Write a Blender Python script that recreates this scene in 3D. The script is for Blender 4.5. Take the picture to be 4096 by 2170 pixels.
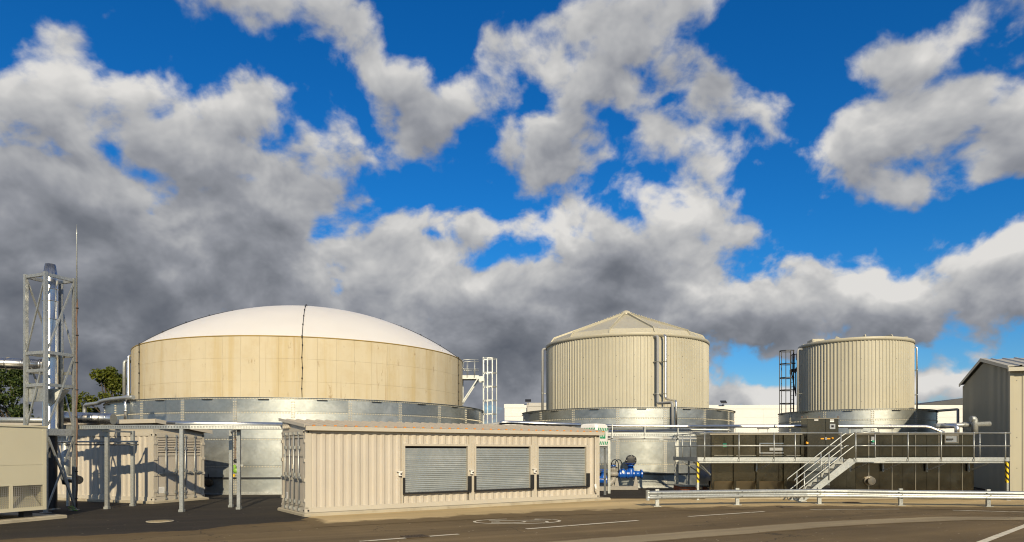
import bpy, math, random
from mathutils import Vector, Matrix
random.seed(7)
R = math.radians
scene = bpy.context.scene
for _o in list(bpy.data.objects):
    bpy.data.objects.remove(_o, do_unlink=True)

# ------------------------------------------------------------------ camera
CAM_H = 2.0
cam_d = bpy.data.cameras.new('camera')
cam_d.lens = 24.0
cam_d.sensor_width = 36.0
cam_d.sensor_fit = 'HORIZONTAL'
cam_d.shift_y = 0.1758            # architectural shift lens: level camera, raised frame
cam_d.clip_start = 0.1
cam_d.clip_end = 5000
cam = bpy.data.objects.new('camera', cam_d)
scene.collection.objects.link(cam)
cam.location = (0, 0, CAM_H)
cam.rotation_euler = (R(90), 0, 0)
scene.camera = cam

# ------------------------------------------------------------------ sun
SUN_TO = Vector((0.175, -1.0, 0.462)).normalized()     # direction towards the sun
sun_d = bpy.data.lights.new('sun', 'SUN')
sun_d.energy = 4.75
sun_d.angle = R(0.53)
sun_d.color = (1.0, 0.83, 0.56)
sun = bpy.data.objects.new('sun', sun_d)
scene.collection.objects.link(sun)
sun.rotation_euler = SUN_TO.to_track_quat('Z', 'Y').to_euler()
sun.location = SUN_TO * 60

# ------------------------------------------------------------------ exposure
vs = scene.view_settings
scene.display_settings.display_device = 'sRGB'
vs.view_transform = 'Standard'
vs.look = 'None'
vs.exposure = 0.0
vs.gamma = 1.0
vs.use_curve_mapping = False
scene.render.engine = 'CYCLES'
scene.cycles.filter_width = 1.1
scene.cycles.use_adaptive_sampling = True
scene.cycles.adaptive_threshold = 0.015
scene.cycles.adaptive_min_samples = 8
scene.cycles.use_denoising = True
scene.cycles.denoiser = 'OPENIMAGEDENOISE'
scene.cycles.max_bounces = 6
scene.cycles.diffuse_bounces = 3
scene.cycles.glossy_bounces = 4
scene.cycles.transparent_max_bounces = 8
scene.cycles.caustics_reflective = False
scene.cycles.caustics_refractive = False
scene.cycles.sample_clamp_indirect = 6.0

# ------------------------------------------------------------------ sky: Nishita blue with broken cumulus
world = bpy.data.worlds.new('World')
scene.world = world
world.use_nodes = True
WN = world.node_tree
WN.nodes.clear()
SKY_STRENGTH = 0.1
COV = 1.35
PUFF = 0.45


class NT:
    """small helper to write node trees"""
    def __init__(self, tree):
        self.t = tree

    def n(self, typ, **kw):
        nd = self.t.nodes.new(typ)
        for k, v in kw.items():
            setattr(nd, k, v)
        return nd

    def put(self, sock, val):
        if val is None:
            return
        if isinstance(val, bpy.types.NodeSocket):
            self.t.links.new(val, sock)
        else:
            if isinstance(val, (tuple, list)) and sock.type == 'RGBA' and len(val) == 3:
                val = (*val, 1)
            sock.default_value = val

    def m(self, op, a, b=None, c=None, clamp=False):
        nd = self.n('ShaderNodeMath', operation=op, use_clamp=clamp)
        for i, x in enumerate((a, b, c)):
            self.put(nd.inputs[i], x)
        return nd.outputs[0]

    def v(self, op, a, b=None, scale=None):
        nd = self.n('ShaderNodeVectorMath', operation=op)
        self.put(nd.inputs[0], a)
        self.put(nd.inputs[1], b)
        if scale is not None:
            self.put(nd.inputs['Scale'], scale)
        return nd.outputs['Value'] if op in ('DOT_PRODUCT', 'LENGTH', 'DISTANCE') else nd.outputs[0]

    def mix(self, f, a, b, blend='MIX'):
        nd = self.n('ShaderNodeMix', data_type='RGBA', blend_type=blend)
        nd.clamp_factor = True
        self.put(nd.inputs[0], f)
        self.put(nd.inputs[6], a)
        self.put(nd.inputs[7], b)
        return nd.outputs[2]

    def ss(self, x, lo, hi, a=0.0, b=1.0):
        nd = self.n('ShaderNodeMapRange', interpolation_type='SMOOTHSTEP')
        for i, q in enumerate((x, lo, hi, a, b)):
            self.put(nd.inputs[i], q)
        return nd.outputs[0]

    def lin(self, x, lo, hi, a=0.0, b=1.0):
        nd = self.n('ShaderNodeMapRange', interpolation_type='LINEAR', clamp=True)
        for i, q in enumerate((x, lo, hi, a, b)):
            self.put(nd.inputs[i], q)
        return nd.outputs[0]

    def noise(self, vec, scale, detail=4, rough=0.5, lac=2.0, dist=0.0):
        nd = self.n('ShaderNodeTexNoise')
        self.put(nd.inputs['Vector'], vec)
        nd.inputs['Scale'].default_value = scale
        nd.inputs['Detail'].default_value = detail
        nd.inputs['Roughness'].default_value = rough
        nd.inputs['Lacunarity'].default_value = lac
        nd.inputs['Distortion'].default_value = dist
        return nd

    def ramp(self, f, stops, interp='LINEAR'):
        nd = self.n('ShaderNodeValToRGB')
        cr = nd.color_ramp
        cr.interpolation = interp
        while len(cr.elements) < len(stops):
            cr.elements.new(0.5)
        for e, (p, c) in zip(cr.elements, stops):
            e.position = p
            e.color = (*c, 1) if len(c) == 3 else c
        self.put(nd.inputs[0], f)
        return nd.outputs[0]


def sky_dir(x, y):
    """azimuth and elevation of a sky direction seen at (x, y) of a 2576 px wide view"""
    f = 1717.6
    return math.atan2(x - 1288, f), math.atan2(1135 - y, math.hypot(f, x - 1288))


# cloud banks: (x, y, half width, half height, amount), negative = clear gap
BANKS = [
    (250, 330, 520, 190, .26), (130, 600, 620, 210, .42), (620, 560, 520, 210, .26), (300, 850, 700, 240, .30),
    (720, 140, 270, 105, .24), (880, 60, 90, 60, .12), (1010, 200, 200, 75, .16), (1060, 310, 330, 100, .22),
    (1370, 200, 200, 110, .24), (1700, 170, 190, 130, .12), (1640, 60, 200, 60, .10), (1450, 370, 280, 60, .20),
    (1690, 580, 290, 130, .34), (1560, 700, 330, 120, .32), (1130, 620, 330, 80, .18), (1000, 780, 520, 150, .30),
    (1860, 790, 260, 90, .52), (2330, 770, 280, 80, .44), (2530, 650, 160, 120, .30), (2500, 200, 90, 40, .2),
    (2140, 170, 170, 45, .26), (2430, 110, 150, 55, .26), (2090, 370, 150, 65, .42), (2330, 300, 160, 55, .42), (2450, 455, 60, 28, .34), (1950, 285, 70, 50, .38), (1740, 360, 70, 40, .34), (2250, 480, 80, 32, .22), (2540, 375, 120, 60, .46), (2000, 360, 90, 60, .12), (2250, 620, 160, 30, .02),
    (2360, 965, 150, 45, .46), (2500, 880, 140, 30, .10), (1950, 1000, 140, 30, .44), (1450, 60, 90, 60, .12),
    (2500, 60, 160, 60, .10), (1550, 820, 500, 90, .24), (2430, 470, 60, 40, .12), (60, 125, 60, 30, .1),
    (230, 30, 430, 95, -.62), (1150, 40, 200, 75, -.52), (1980, 130, 140, 110, -.40), (2280, 30, 160, 60, -.20),
    (1200, 495, 260, 45, -.27), (1190, 400, 60, 70, -.20), (1830, 310, 80, 80, -.28), (2150, 560, 280, 100, -.36),
    (1560, 330, 70, 60, -.04), (1960, 920, 160, 50, -.30), (2300, 885, 200, 24, -.16), (1170, 655, 110, 25, -.24),
    (820, 180, 60, 30, -.12), (2010, 520, 80, 90, -.25), (2480, 520, 120, 55, -.25), (2070, 270, 70, 25, -.10),
    (1340, 470, 120, 40, -.12), (1650, 380, 120, 25, -.08),
    (1288, 480, 1700, 900, -.26), (350, 640, 130, 55, .22), (1290, 800, 150, 60, .26),
    (300, 1010, 900, 130, .60), (1200, 960, 520, 110, .45), (1100, 1060, 1300, 60, .12),
]
# thick, deeply shaded parts of the banks
THICK = [
    (250, 480, 520, 130, .28), (560, 650, 520, 150, .28), (100, 820, 420, 260, .62), (720, 870, 560, 140, .34), (1480, 720, 200, 75, .50),
    (1540, 660, 180, 50, .25), (1330, 900, 330, 110, .40), (2350, 810, 260, 45, .45), (1900, 830, 220, 60, .25),
    (900, 480, 260, 55, .30), (1180, 880, 200, 100, .28), (1000, 730, 230, 70, -.30), (250, 990, 420, 120, .60), (500, 1000, 600, 90, .3), (1900, 870, 400, 100, .10),
    (1600, 470, 150, 45, -.60), (1400, 555, 60, 50, -.55), (250, 225, 220, 50, -.25), (1010, 690, 150, 40, -.35), (2540, 600, 90, 40, -.55),
    (2200, 735, 130, 35, -.6), (860, 270, 120, 40, -.15), (1330, 165, 120, 50, -.35), (1800, 560, 130, 60, -.30), (2350, 330, 200, 50, -.15),
    (1560, 190, 380, 190, .28), (700, 140, 250, 100, .12), (1660, 500, 290, 100, -.45), (1750, 740, 60, 40, -.35), (2370, 960, 120, 30, -.4), (600, 640, 60, 25, -.2), (980, 840, 100, 40, -.3),
]


def build_sky():
    T = NT(WN)
    out = T.n('ShaderNodeOutputWorld')
    bg = T.n('ShaderNodeBackground')
    bg.inputs['Strength'].default_value = SKY_STRENGTH
    WN.links.new(bg.outputs[0], out.inputs[0])
    sky = T.n('ShaderNodeTexSky', sky_type='NISHITA')
    sky.sun_disc = False
    sky.sun_elevation = math.asin(SUN_TO.z)
    sky.sun_rotation = math.atan2(SUN_TO.x, SUN_TO.y)
    sky.altitude = 50
    sky.air_density = 1.0
    sky.dust_density = 0.4
    sky.ozone_density = 3.0
    tc = T.n('ShaderNodeTexCoord')
    D = tc.outputs['Generated']

    # ---- cloud layer: direction projected on a cloud deck, warped fractal noise plus the banks
    d = T.v('NORMALIZE', D)
    sp = T.n('ShaderNodeSeparateXYZ')
    T.put(sp.inputs[0], d)
    zc = T.m('ABSOLUTE', sp.outputs[2])
    den = T.m('ADD', zc, 0.85)
    cb = T.n('ShaderNodeCombineXYZ')
    T.put(cb.inputs[0], T.m('DIVIDE', sp.outputs[0], den))
    T.put(cb.inputs[1], T.m('DIVIDE', sp.outputs[1], den))
    T.put(cb.inputs[2], T.m('MULTIPLY', zc, 0.4))
    P = cb.outputs[0]
    warp = T.noise(P, 7.0, 2, 0.5)
    wv = T.v('SCALE', T.v('SUBTRACT', warp.outputs['Color'], (0.5, 0.5, 0.5)), scale=0.045)
    P2 = T.v('ADD', P, wv)
    ae = T.n('ShaderNodeCombineXYZ')
    T.put(ae.inputs[0], T.m('ARCTAN2', sp.outputs[0], sp.outputs[1]))
    T.put(ae.inputs[1], T.m('ARCSINE', sp.outputs[2]))
    AE = ae.outputs[0]

    def billow(vec, scale, det):
        """rounded puffs with creases between them"""
        n_ = T.noise(vec, scale, det, 0.5).outputs['Fac']
        return T.m('ABSOLUTE', T.m('MULTIPLY_ADD', n_, 2.0, -1.0))

    def field(banks, at):
        tot = None
        for (x, y, hw, hh, w) in banks:
            a, e = sky_dir(x, y)
            s = math.cos(math.atan2(x - 1288, 1717.6)) ** 2
            q = T.v('MULTIPLY', T.v('SUBTRACT', at, (a, e, 0)), (1717.6 / hw / s, 1717.6 / hh / math.sqrt(s), 1))
            ex = T.m('EXPONENT', T.m('MULTIPLY', T.v('DOT_PRODUCT', q, q), -0.8))
            tot = T.m('MULTIPLY', ex, w) if tot is None else T.m('MULTIPLY_ADD', ex, w, tot)
        return tot

    def density(vec, at, det):
        f = T.noise(vec, 12.5, det, 0.51).outputs['Fac']
        b_ = billow(vec, 14.0, max(1, det - 3))
        c_ = T.m('MULTIPLY', field(BANKS, at), COV)
        return T.m('ADD', T.m('MULTIPLY_ADD', f, 3.8, -1.32), T.m('MULTIPLY_ADD', b_, PUFF, c_))
    d0 = density(P2, AE, 8)
    # the same layer a little higher up: what lies between this spot and the light from above
    lift = T.m('DIVIDE', -0.036, den)
    d1 = density(T.v('ADD', P2, T.v('SCALE', P, scale=lift)), T.v('ADD', AE, (0, 0.036, 0)), 4)
    thick = field(THICK, AE)
    alpha = T.ss(d0, 0.37, 0.90)
    over = T.m('MAXIMUM', T.m('SUBTRACT', d1, 0.30), 0.0)
    lum = T.m('DIVIDE', 1.0, T.m('MULTIPLY_ADD', over, 0.44, 1.0))
    lum = T.m('MULTIPLY_ADD', T.m('SUBTRACT', d0, d1), 0.22, lum)
    lum = T.m('ADD', lum, T.m('MULTIPLY', T.m('SUBTRACT', T.noise(P2, 24.0, 4, 0.55).outputs['Fac'], 0.5), 0.14))
    lum = T.m('SUBTRACT', lum, T.m('MULTIPLY', thick, 0.34))
    k = 1.0 / SKY_STRENGTH
    ccol = T.ramp(T.m('MULTIPLY', lum, 0.8), [(0.0, (.10, .112, .14)), (0.26, (.175, .188, .216)), (0.48, (.285, .297, .33)), (0.66, (.425, .432, .448)), (0.80, (.54, .54, .54)), (0.98, (.74, .725, .70))])
    ccol = T.v('SCALE', ccol, scale=k)
    # polarised deep blue
    hs = T.n('ShaderNodeHueSaturation')
    hs.inputs['Hue'].default_value = 0.5
    hs.inputs['Saturation'].default_value = 1.35
    hs.inputs['Value'].default_value = 1.0
    WN.links.new(sky.outputs[0], hs.inputs['Color'])
    tint = T.mix(T.ss(sp.outputs[2], 0.0, 0.32), (0.62, 0.80, 1.0), (0.30, 0.86, 1.14))
    blue = T.mix(1.0, hs.outputs[0], tint, 'MULTIPLY')
    col = T.mix(alpha, blue, ccol)
    WN.links.new(col, bg.inputs[0])
    world.cycles.sampling_method = 'MANUAL'
    world.cycles.sample_map_resolution = 512


build_sky()

# ------------------------------------------------------------------ helpers
COL = scene.collection
I4 = Matrix.Identity(4)
WM = {}                      # world matrices as built


def frame(x, y, z=0.0, rz=0.0):
    return Matrix.Translation((x, y, z)) @ Matrix.Rotation(rz, 4, 'Z')


def place(o, parent=None, M=I4):
    COL.objects.link(o)
    if parent is not None:
        o.parent = parent
        o.matrix_parent_inverse = WM[parent.name].inverted()
    o.matrix_basis = M
    WM[o.name] = M.copy()
    return o


def tag(o, label=None, cat=None, group=None, kind=None):
    if label:
        o['label'] = label
    if cat:
        o['category'] = cat
    if group:
        o['group'] = group
    if kind:
        o['kind'] = kind
    return o


def thing(name, label, cat, loc=(0, 0, 0), rz=0.0, group=None):
    o = bpy.data.objects.new(name, None)
    o.empty_display_size = 0.3
    place(o, None, frame(*loc, rz))
    return tag(o, label, cat, group)


def px(u, Y):
    """lateral position of a point at depth Y seen at column u of a 4096 px wide view"""
    return (u - 2048) / 2731 * Y


def pz(v, Y):
    return CAM_H - (v - 1805) / 2731 * Y


class MB:
    """collects shapes into one mesh"""
    def __init__(self):
        self.v, self.f, self.s, self.mi, self.mat = [], [], [], [], 0

    def add(self, vs_, fs_, smooth=False):
        b = len(self.v)
        self.v += [tuple(p) for p in vs_]
        for f in fs_:
            self.f.append([i + b for i in f])
            self.s.append(smooth)
            self.mi.append(self.mat)
        return self

    def box(self, x0, y0, z0, x1, y1, z1):
        if x0 > x1: x0, x1 = x1, x0
        if y0 > y1: y0, y1 = y1, y0
        if z0 > z1: z0, z1 = z1, z0
        return self.add([(x0, y0, z0), (x1, y0, z0), (x1, y1, z0), (x0, y1, z0), (x0, y0, z1), (x1, y0, z1), (x1, y1, z1), (x0, y1, z1)],
                        [(0, 3, 2, 1), (4, 5, 6, 7), (0, 1, 5, 4), (1, 2, 6, 5), (2, 3, 7, 6), (3, 0, 4, 7)])

    def cbox(self, x0, y0, z0, x1, y1, z1, c=0.01):
        """box with chamfered vertical and top edges"""
        if x0 > x1: x0, x1 = x1, x0
        if y0 > y1: y0, y1 = y1, y0
        def ring(i, z):
            return [(x0 + i + c, y0 + i, z), (x1 - i - c, y0 + i, z), (x1 - i, y0 + i + c, z), (x1 - i, y1 - i - c, z), (x1 - i - c, y1 - i, z), (x0 + i + c, y1 - i, z), (x0 + i, y1 - i - c, z), (x0 + i, y0 + i + c, z)]
        vs_ = ring(0, z0) + ring(0, z1 - c) + ring(c, z1)
        fs_ = [tuple(reversed(range(8))), tuple(range(16, 24))]
        for r in (0, 8):
            for i in range(8):
                j = (i + 1) % 8
                fs_.append((r + i, r + j, r + 8 + j, r + 8 + i))
        return self.add(vs_, fs_)

    def bar(self, p0, p1, w, h, up=(0, 0, 1)):
        p0, p1 = Vector(p0), Vector(p1)
        d = (p1 - p0).normalized()
        up = Vector(up)
        if abs(d.dot(up)) > 0.98:
            up = Vector((0, 1, 0)) if abs(d.y) < 0.9 else Vector((1, 0, 0))
        sx = d.cross(up).normalized()
        sy = sx.cross(d).normalized()
        vs_ = []
        for p in (p0, p1):
            for a, b in ((-1, -1), (1, -1), (1, 1), (-1, 1)):
                vs_.append(p + sx * (a * w / 2) + sy * (b * h / 2))
        return self.add(vs_, [(0, 1, 2, 3), (7, 6, 5, 4), (0, 4, 5, 1), (1, 5, 6, 2), (2, 6, 7, 3), (3, 7, 4, 0)])

    def tube(self, pts, r, n=10, caps=True, close=False):
        pts = [Vector(p) for p in pts]
        rs = r if isinstance(r, (list, tuple)) else [r] * len(pts)
        m = len(pts)
        T_ = []
        for i in range(m):
            if close:
                a, b = pts[(i - 1) % m], pts[(i + 1) % m]
                t = (b - a)
            elif i == 0:
                t = pts[1] - pts[0]
            elif i == m - 1:
                t = pts[-1] - pts[-2]
            else:
                t = (pts[i] - pts[i - 1]).normalized() + (pts[i + 1] - pts[i]).normalized()
                if t.length < 1e-6:
                    t = pts[i + 1] - pts[i]
            T_.append(t.normalized())
        ref = Vector((0, 0, 1)) if abs(T_[0].z) < 0.9 else Vector((1, 0, 0))
        nx = T_[0].cross(ref).normalized()
        vs_ = []
        for i in range(m):
            nx = (nx - T_[i] * nx.dot(T_[i])).normalized()
            ny = T_[i].cross(nx)
            k = 1.0
            if 0 < i < m - 1 and not close:
                c = max(0.5, T_[i].dot((pts[i] - pts[i - 1]).normalized()))
                k = 1.0 / c if c < 0.999 else 1.0
                k = min(k, 1.15)
            for j in range(n):
                a = 2 * math.pi * j / n
                vs_.append(pts[i] + (nx * math.cos(a) + ny * math.sin(a)) * rs[i] * k)
        fs_ = []
        for i in range(m if close else m - 1):
            i2 = (i + 1) % m
            for j in range(n):
                k = (j + 1) % n
                fs_.append((i * n + j, i * n + k, i2 * n + k, i2 * n + j))
        self.add(vs_, fs_, True)
        if caps and not close:
            b = len(self.v) - m * n
            self.f.append([b + j for j in reversed(range(n))]); self.s.append(False); self.mi.append(self.mat)
            self.f.append([b + (m - 1) * n + j for j in range(n)]); self.s.append(False); self.mi.append(self.mat)
        return self

    def lathe(self, prof, n=32, c=(0, 0, 0), a0=0.0, a1=2 * math.pi, smooth=True, axis='Z'):
        full = abs(a1 - a0 - 2 * math.pi) < 1e-6
        m = n if full else n + 1
        vs_ = []
        for (r, z) in prof:
            for j in range(m):
                a = a0 + (a1 - a0) * j / n
                q = (r * math.cos(a), r * math.sin(a), z)
                if axis == 'X':
                    q = (q[2], q[0], q[1])
                elif axis == 'Y':
                    q = (q[0], q[2], q[1])
                vs_.append((q[0] + c[0], q[1] + c[1], q[2] + c[2]))
        fs_ = []
        for i in range(len(prof) - 1):
            for j in range(n if not full else m):
                k = (j + 1) % m if full else j + 1
                if not full and k > n:
                    continue
                fs_.append((i * m + j, i * m + k, (i + 1) * m + k, (i + 1) * m + j))
        return self.add(vs_, fs_, smooth)

    def prism(self, poly, vec):
        n = len(poly)
        poly = [Vector(p) for p in poly]
        vec = Vector(vec)
        fs_ = [tuple(range(n)), tuple(reversed(range(n, 2 * n)))]
        for i in range(n):
            j = (i + 1) % n
            fs_.append((i, i + n, j + n, j))
        return self.add(poly + [p + vec for p in poly], fs_)

    def sweep(self, prof, path, closed_prof=False):
        """profile of (offset to the left, z) along a plan path of (x, y, z)"""
        path = [Vector(p) for p in path]
        vs_, n = [], len(prof)
        for i, p in enumerate(path):
            a = path[max(i - 1, 0)]
            b = path[min(i + 1, len(path) - 1)]
            d = (b - a); d.z = 0; d.normalize()
            s = Vector((-d.y, d.x, 0))
            for (o, z) in prof:
                vs_.append(p + s * o + Vector((0, 0, z)))
        fs_ = []
        for i in range(len(path) - 1):
            for j in range(n if closed_prof else n - 1):
                k = (j + 1) % n
                fs_.append((i * n + j, i * n + k, (i + 1) * n + k, (i + 1) * n + j))
        if closed_prof:
            fs_.append(tuple(reversed(range(n))))
            fs_.append(tuple(range((len(path) - 1) * n, len(path) * n)))
        return self.add(vs_, fs_)

    def mesh(self, name, mat, mirror=False, center=True):
        vs_ = [(-p[0], p[1], p[2]) for p in self.v] if mirror else self.v
        fs_ = [list(reversed(f)) for f in self.f] if mirror else self.f
        c = Vector((0, 0, 0))
        if center and vs_:
            xs, ys, zs = zip(*vs_)
            c = Vector(((min(xs) + max(xs)) / 2, (min(ys) + max(ys)) / 2, min(zs)))
            vs_ = [(p[0] - c.x, p[1] - c.y, p[2] - c.z) for p in vs_]
        me = bpy.data.meshes.new(name)
        me.from_pydata(vs_, [], fs_)
        me.polygons.foreach_set('use_smooth', self.s)
        mats = mat if isinstance(mat, (list, tuple)) else [mat]
        for q in mats:
            me.materials.append(q)
        if len(mats) > 1:
            me.polygons.foreach_set('material_index', self.mi)
        me.update()
        return me, c

    def build(self, name, mat, parent=None, local=True, mirror=False):
        """local: the coordinates are those of the parent's own frame, else world coordinates"""
        me, c = self.mesh(name, mat, mirror)
        o = bpy.data.objects.new(name, me)
        F = WM[root_of(parent).name] if (parent is not None and local) else I4
        return place(o, parent, F @ Matrix.Translation(c))


def root_of(o):
    while o.parent is not None:
        o = o.parent
    return o


def inst(name, me, parent, M):
    o = bpy.data.objects.new(name, me)
    return place(o, parent, M)


def clone(root, M, label=None, **kw):
    """copy of a thing with its parts and sub-parts, moved to frame M"""
    D_ = M @ WM[root.name].inverted()

    def rec(o, par):
        c = o.copy()
        place(c, par, D_ @ WM[o.name])
        for ch in [q for q in bpy.data.objects if q.parent is o]:
            rec(ch, c)
        return c
    r = rec(root, None)
    if label:
        r['label'] = label
    for k, v in kw.items():
        r[k] = v
    return r


# ------------------------------------------------------------------ materials
MATS = {}


def pm(name, col, rough=0.6, metal=0.0, var=0.08, vscale=1.2, bump=0.0, bscale=40.0, col2=None, mask=(0.45, 0.65), mscale=0.8,
       streak=0.0, streak_col=(0.2, 0.16, 0.1), rvar=0.0, spec=0.5, obj=False, coat=0.0):
    """painted / metal / mineral surface: base colour with tonal drift, optional second tone, vertical run-off streaks and fine relief"""
    m = bpy.data.materials.new(name)
    m.use_nodes = True
    T = NT(m.node_tree)
    b = m.node_tree.nodes['Principled BSDF']
    geo = T.n('ShaderNodeNewGeometry')
    if obj:
        tc = T.n('ShaderNodeTexCoord')
        pos = tc.outputs['Object']
    else:
        pos = geo.outputs['Position']
    n = T.noise(pos, vscale, 5, 0.6).outputs['Fac']
    f = T.lin(n, 0.3, 0.7, 1 - var, 1 + var)
    c = T.v('SCALE', (*col,), scale=f)
    if col2 is not None:
        mk = T.ss(T.noise(pos, mscale, 6, 0.6, dist=0.3).outputs['Fac'], mask[0], mask[1])
        c = T.mix(mk, c, col2)
    if streak > 0:
        sv = T.v('MULTIPLY', pos, (2.2, 2.2, 0.10))
        st = T.ss(T.noise(sv, 1.6, 5, 0.65).outputs['Fac'], 0.52, 0.74)
        br = T.ss(T.noise(pos, 0.5, 3, 0.5).outputs['Fac'], 0.35, 0.65)
        c = T.mix(T.m('MULTIPLY', T.m('MULTIPLY', st, br), streak), c, streak_col)
    # each piece a touch different
    oi = T.n('ShaderNodeObjectInfo')
    c = T.v('SCALE', c, scale=T.lin(oi.outputs['Random'], 0, 1, 1 - var * 0.35, 1 + var * 0.35))
    m.node_tree.links.new(c, b.inputs['Base Color'])
    b.inputs['Metallic'].default_value = metal
    b.inputs['Specular IOR Level'].default_value = spec
    if coat:
        b.inputs['Coat Weight'].default_value = coat
        b.inputs['Coat Roughness'].default_value = 0.15
    if rvar:
        m.node_tree.links.new(T.lin(T.noise(pos, vscale * 2.3, 4, 0.6).outputs['Fac'], 0.3, 0.7, rough - rvar, rough + rvar), b.inputs['Roughness'])
    else:
        b.inputs['Roughness'].default_value = rough
    if bump:
        bp = T.n('ShaderNodeBump')
        bp.inputs['Strength'].default_value = min(1.0, bump)
        bp.inputs['Distance'].default_value = 0.02
        T.put(bp.inputs['Height'], T.noise(pos, bscale, 4, 0.6).outputs['Fac'])
        m.node_tree.links.new(bp.outputs[0], b.inputs['Normal'])
    MATS[name] = m
    return m


def galv(name, col, rough, spangle=14.0, sp=0.12, rvar=0.08, patch=0.25, dirt=0.0, metal=0.6, pv=0.07):
    """hot-dip galvanised sheet: zinc spangle, pale bloom patches, soft waviness"""
    m = bpy.data.materials.new(name)
    m.use_nodes = True
    T = NT(m.node_tree)
    b = m.node_tree.nodes['Principled BSDF']
    geo = T.n('ShaderNodeNewGeometry')
    pos = geo.outputs['Position']
    vo = T.n('ShaderNodeTexVoronoi', feature='F1')
    T.put(vo.inputs['Vector'], pos)
    vo.inputs['Scale'].default_value = spangle
    sepc = T.n('ShaderNodeSeparateColor')
    T.put(sepc.inputs[0], vo.outputs['Color'])
    f = T.lin(sepc.outputs[0], 0, 1, 1 - sp, 1 + sp)
    pn = T.noise(pos, 0.9, 6, 0.65, dist=0.6).outputs['Fac']
    pk = T.ss(pn, 0.5, 0.68)
    c = T.v('SCALE', (*col,), scale=f)
    c = T.mix(T.m('MULTIPLY', pk, patch), c, (0.78, 0.80, 0.80))
    if dirt:
        dv = T.v('MULTIPLY', pos, (1.8, 1.8, 0.12))
        c = T.mix(T.m('MULTIPLY', T.ss(T.noise(dv, 1.4, 5, 0.6).outputs['Fac'], 0.5, 0.75), dirt), c, (0.34, 0.32, 0.28))
    oi = T.n('ShaderNodeObjectInfo')
    c = T.v('SCALE', c, scale=T.lin(oi.outputs['Random'], 0, 1, 1 - pv, 1 + pv * 0.7))
    m.node_tree.links.new(c, b.inputs['Base Color'])
    b.inputs['Metallic'].default_value = metal
    rr = T.m('ADD', T.m('MULTIPLY', T.m('SUBTRACT', oi.outputs['Random'], 0.5), pv * 0.8), T.lin(pn, 0.3, 0.7, rough - rvar, rough + rvar))
    m.node_tree.links.new(rr, b.inputs['Roughness'])
    bp = T.n('ShaderNodeBump')
    bp.inputs['Strength'].default_value = 0.12
    bp.inputs['Distance'].default_value = 0.04
    T.put(bp.inputs['Height'], T.noise(pos, 1.7, 2, 0.5).outputs['Fac'])
    m.node_tree.links.new(bp.outputs[0], b.inputs['Normal'])
    MATS[name] = m
    return m


pm('beige_paint', (.50, .46, .395), 0.5, 0, 0.06, 0.7, streak=0.24, streak_col=(.36, .30, .22), bump=0.05, bscale=60)
pm('beige_trim', (.49, .455, .385), 0.45, 0, 0.04, 0.8)
pm('beige_roof', (.50, .44, .34), 0.5, 0, 0.06, 0.9, streak=0.1)
pm('clad_paint', (.475, .452, .36), 0.5, 0, 0.06, 0.5, streak=0.20, streak_col=(.38, .33, .22))
pm('clad_trim', (.47, .445, .35), 0.45, 0, 0.04, 0.6)
pm('membrane', (.74, .725, .70), 0.5, 0, 0.025, 0.3, streak=0.05, streak_col=(.62, .58, .5))
pm('white_panel', (.74, .735, .715), 0.45, 0, 0.025, 0.2)
pm('pale_grey_panel', (.44, .43, .40), 0.5, 0, 0.04, 0.3)
pm('dark_roof', (.07, .075, .085), 0.6, 0, 0.08, 0.4)
pm('shed_clad', (.44, .415, .315), 0.5, 0, 0.05, 0.5, streak=0.12)
pm('shed_trim', (.46, .44, .37), 0.45, 0, 0.04, 0.5)
galv('galv_sheet', (.42, .45, .445), 0.43, 10, 0.06, 0.06, 0.22, 0.15, 0.88, 0.16)
galv('galv_steel', (.41, .43, .42), 0.46, 30, 0.16, 0.08, 0.25, 0.05, 0.62)
galv('galv_bright', (.43, .455, .455), 0.42, 30, 0.12, 0.06, 0.25, 0.0, 0.62)
pm('pipe_foil', (.74, .74, .73), 0.30, 1.0, 0.07, 4.0, bump=0.25, bscale=18)
pm('stainless_bright', (.62, .61, .59), 0.27, 1.0, 0.05, 2.0, bump=0.06, bscale=6)
pm('stainless_dark', (.13, .112, .078), 0.2, 1.0, 0.10, 0.8, bump=0.06, bscale=2, col2=(.16, .15, .125), mask=(.55, .78), mscale=1.2, rvar=0.05)
pm('nozzle_steel', (.20, .185, .16), 0.36, 1.0, 0.15, 6.0)
pm('stainless_ledge', (.36, .32, .25), 0.3, 1.0, 0.12, 1.5)
pm('cabinet_steel', (.10, .092, .072), 0.26, 1.0, 0.10, 1.5, bump=0.03, bscale=4)
pm('grey_plastic', (.30, .31, .32), 0.45, 0, 0.06, 1.5)
pm('grey_cast', (.30, .29, .265), 0.5, 0.0, 0.10, 5.0, bump=0.1, bscale=30)
pm('blue_enamel', (.010, .10, .46), 0.3, 0, 0.08, 4.0, coat=0.4)
pm('black_rubber', (.012, .012, .013), 0.55, 0, 0.1, 4.0)
pm('dark_steel', (.03, .032, .036), 0.5, 0.3, 0.1, 3.0)
pm('hole_dark', (.006, .006, .006), 0.9, 0, 0.0, 1.0)
pm('orange_foam', (.75, .26, .03), 0.8, 0, 0.1, 8.0)
pm('white_plastic', (.80, .80, .78), 0.35, 0, 0.02, 1.5)
pm('sign_green', (.0, .30, .13), 0.4, 0, 0.03, 3.0)
pm('sign_white', (.82, .82, .80), 0.4, 0, 0.02, 3.0)
pm('yellow_paint', (.78, .50, .02), 0.45, 0, 0.06, 4.0)
pm('sunlit_bolt_zinc', (.58, .54, .43), 0.5, 0.3, 0.08, 3.0)  # sunlit look of the bolts put into a pale warm colour
galv('shutter_zinc', (.44, .485, .495), 0.48, 8, 0.035, 0.05, 0.2, 0.15, 0.6, 0.05)
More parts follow.
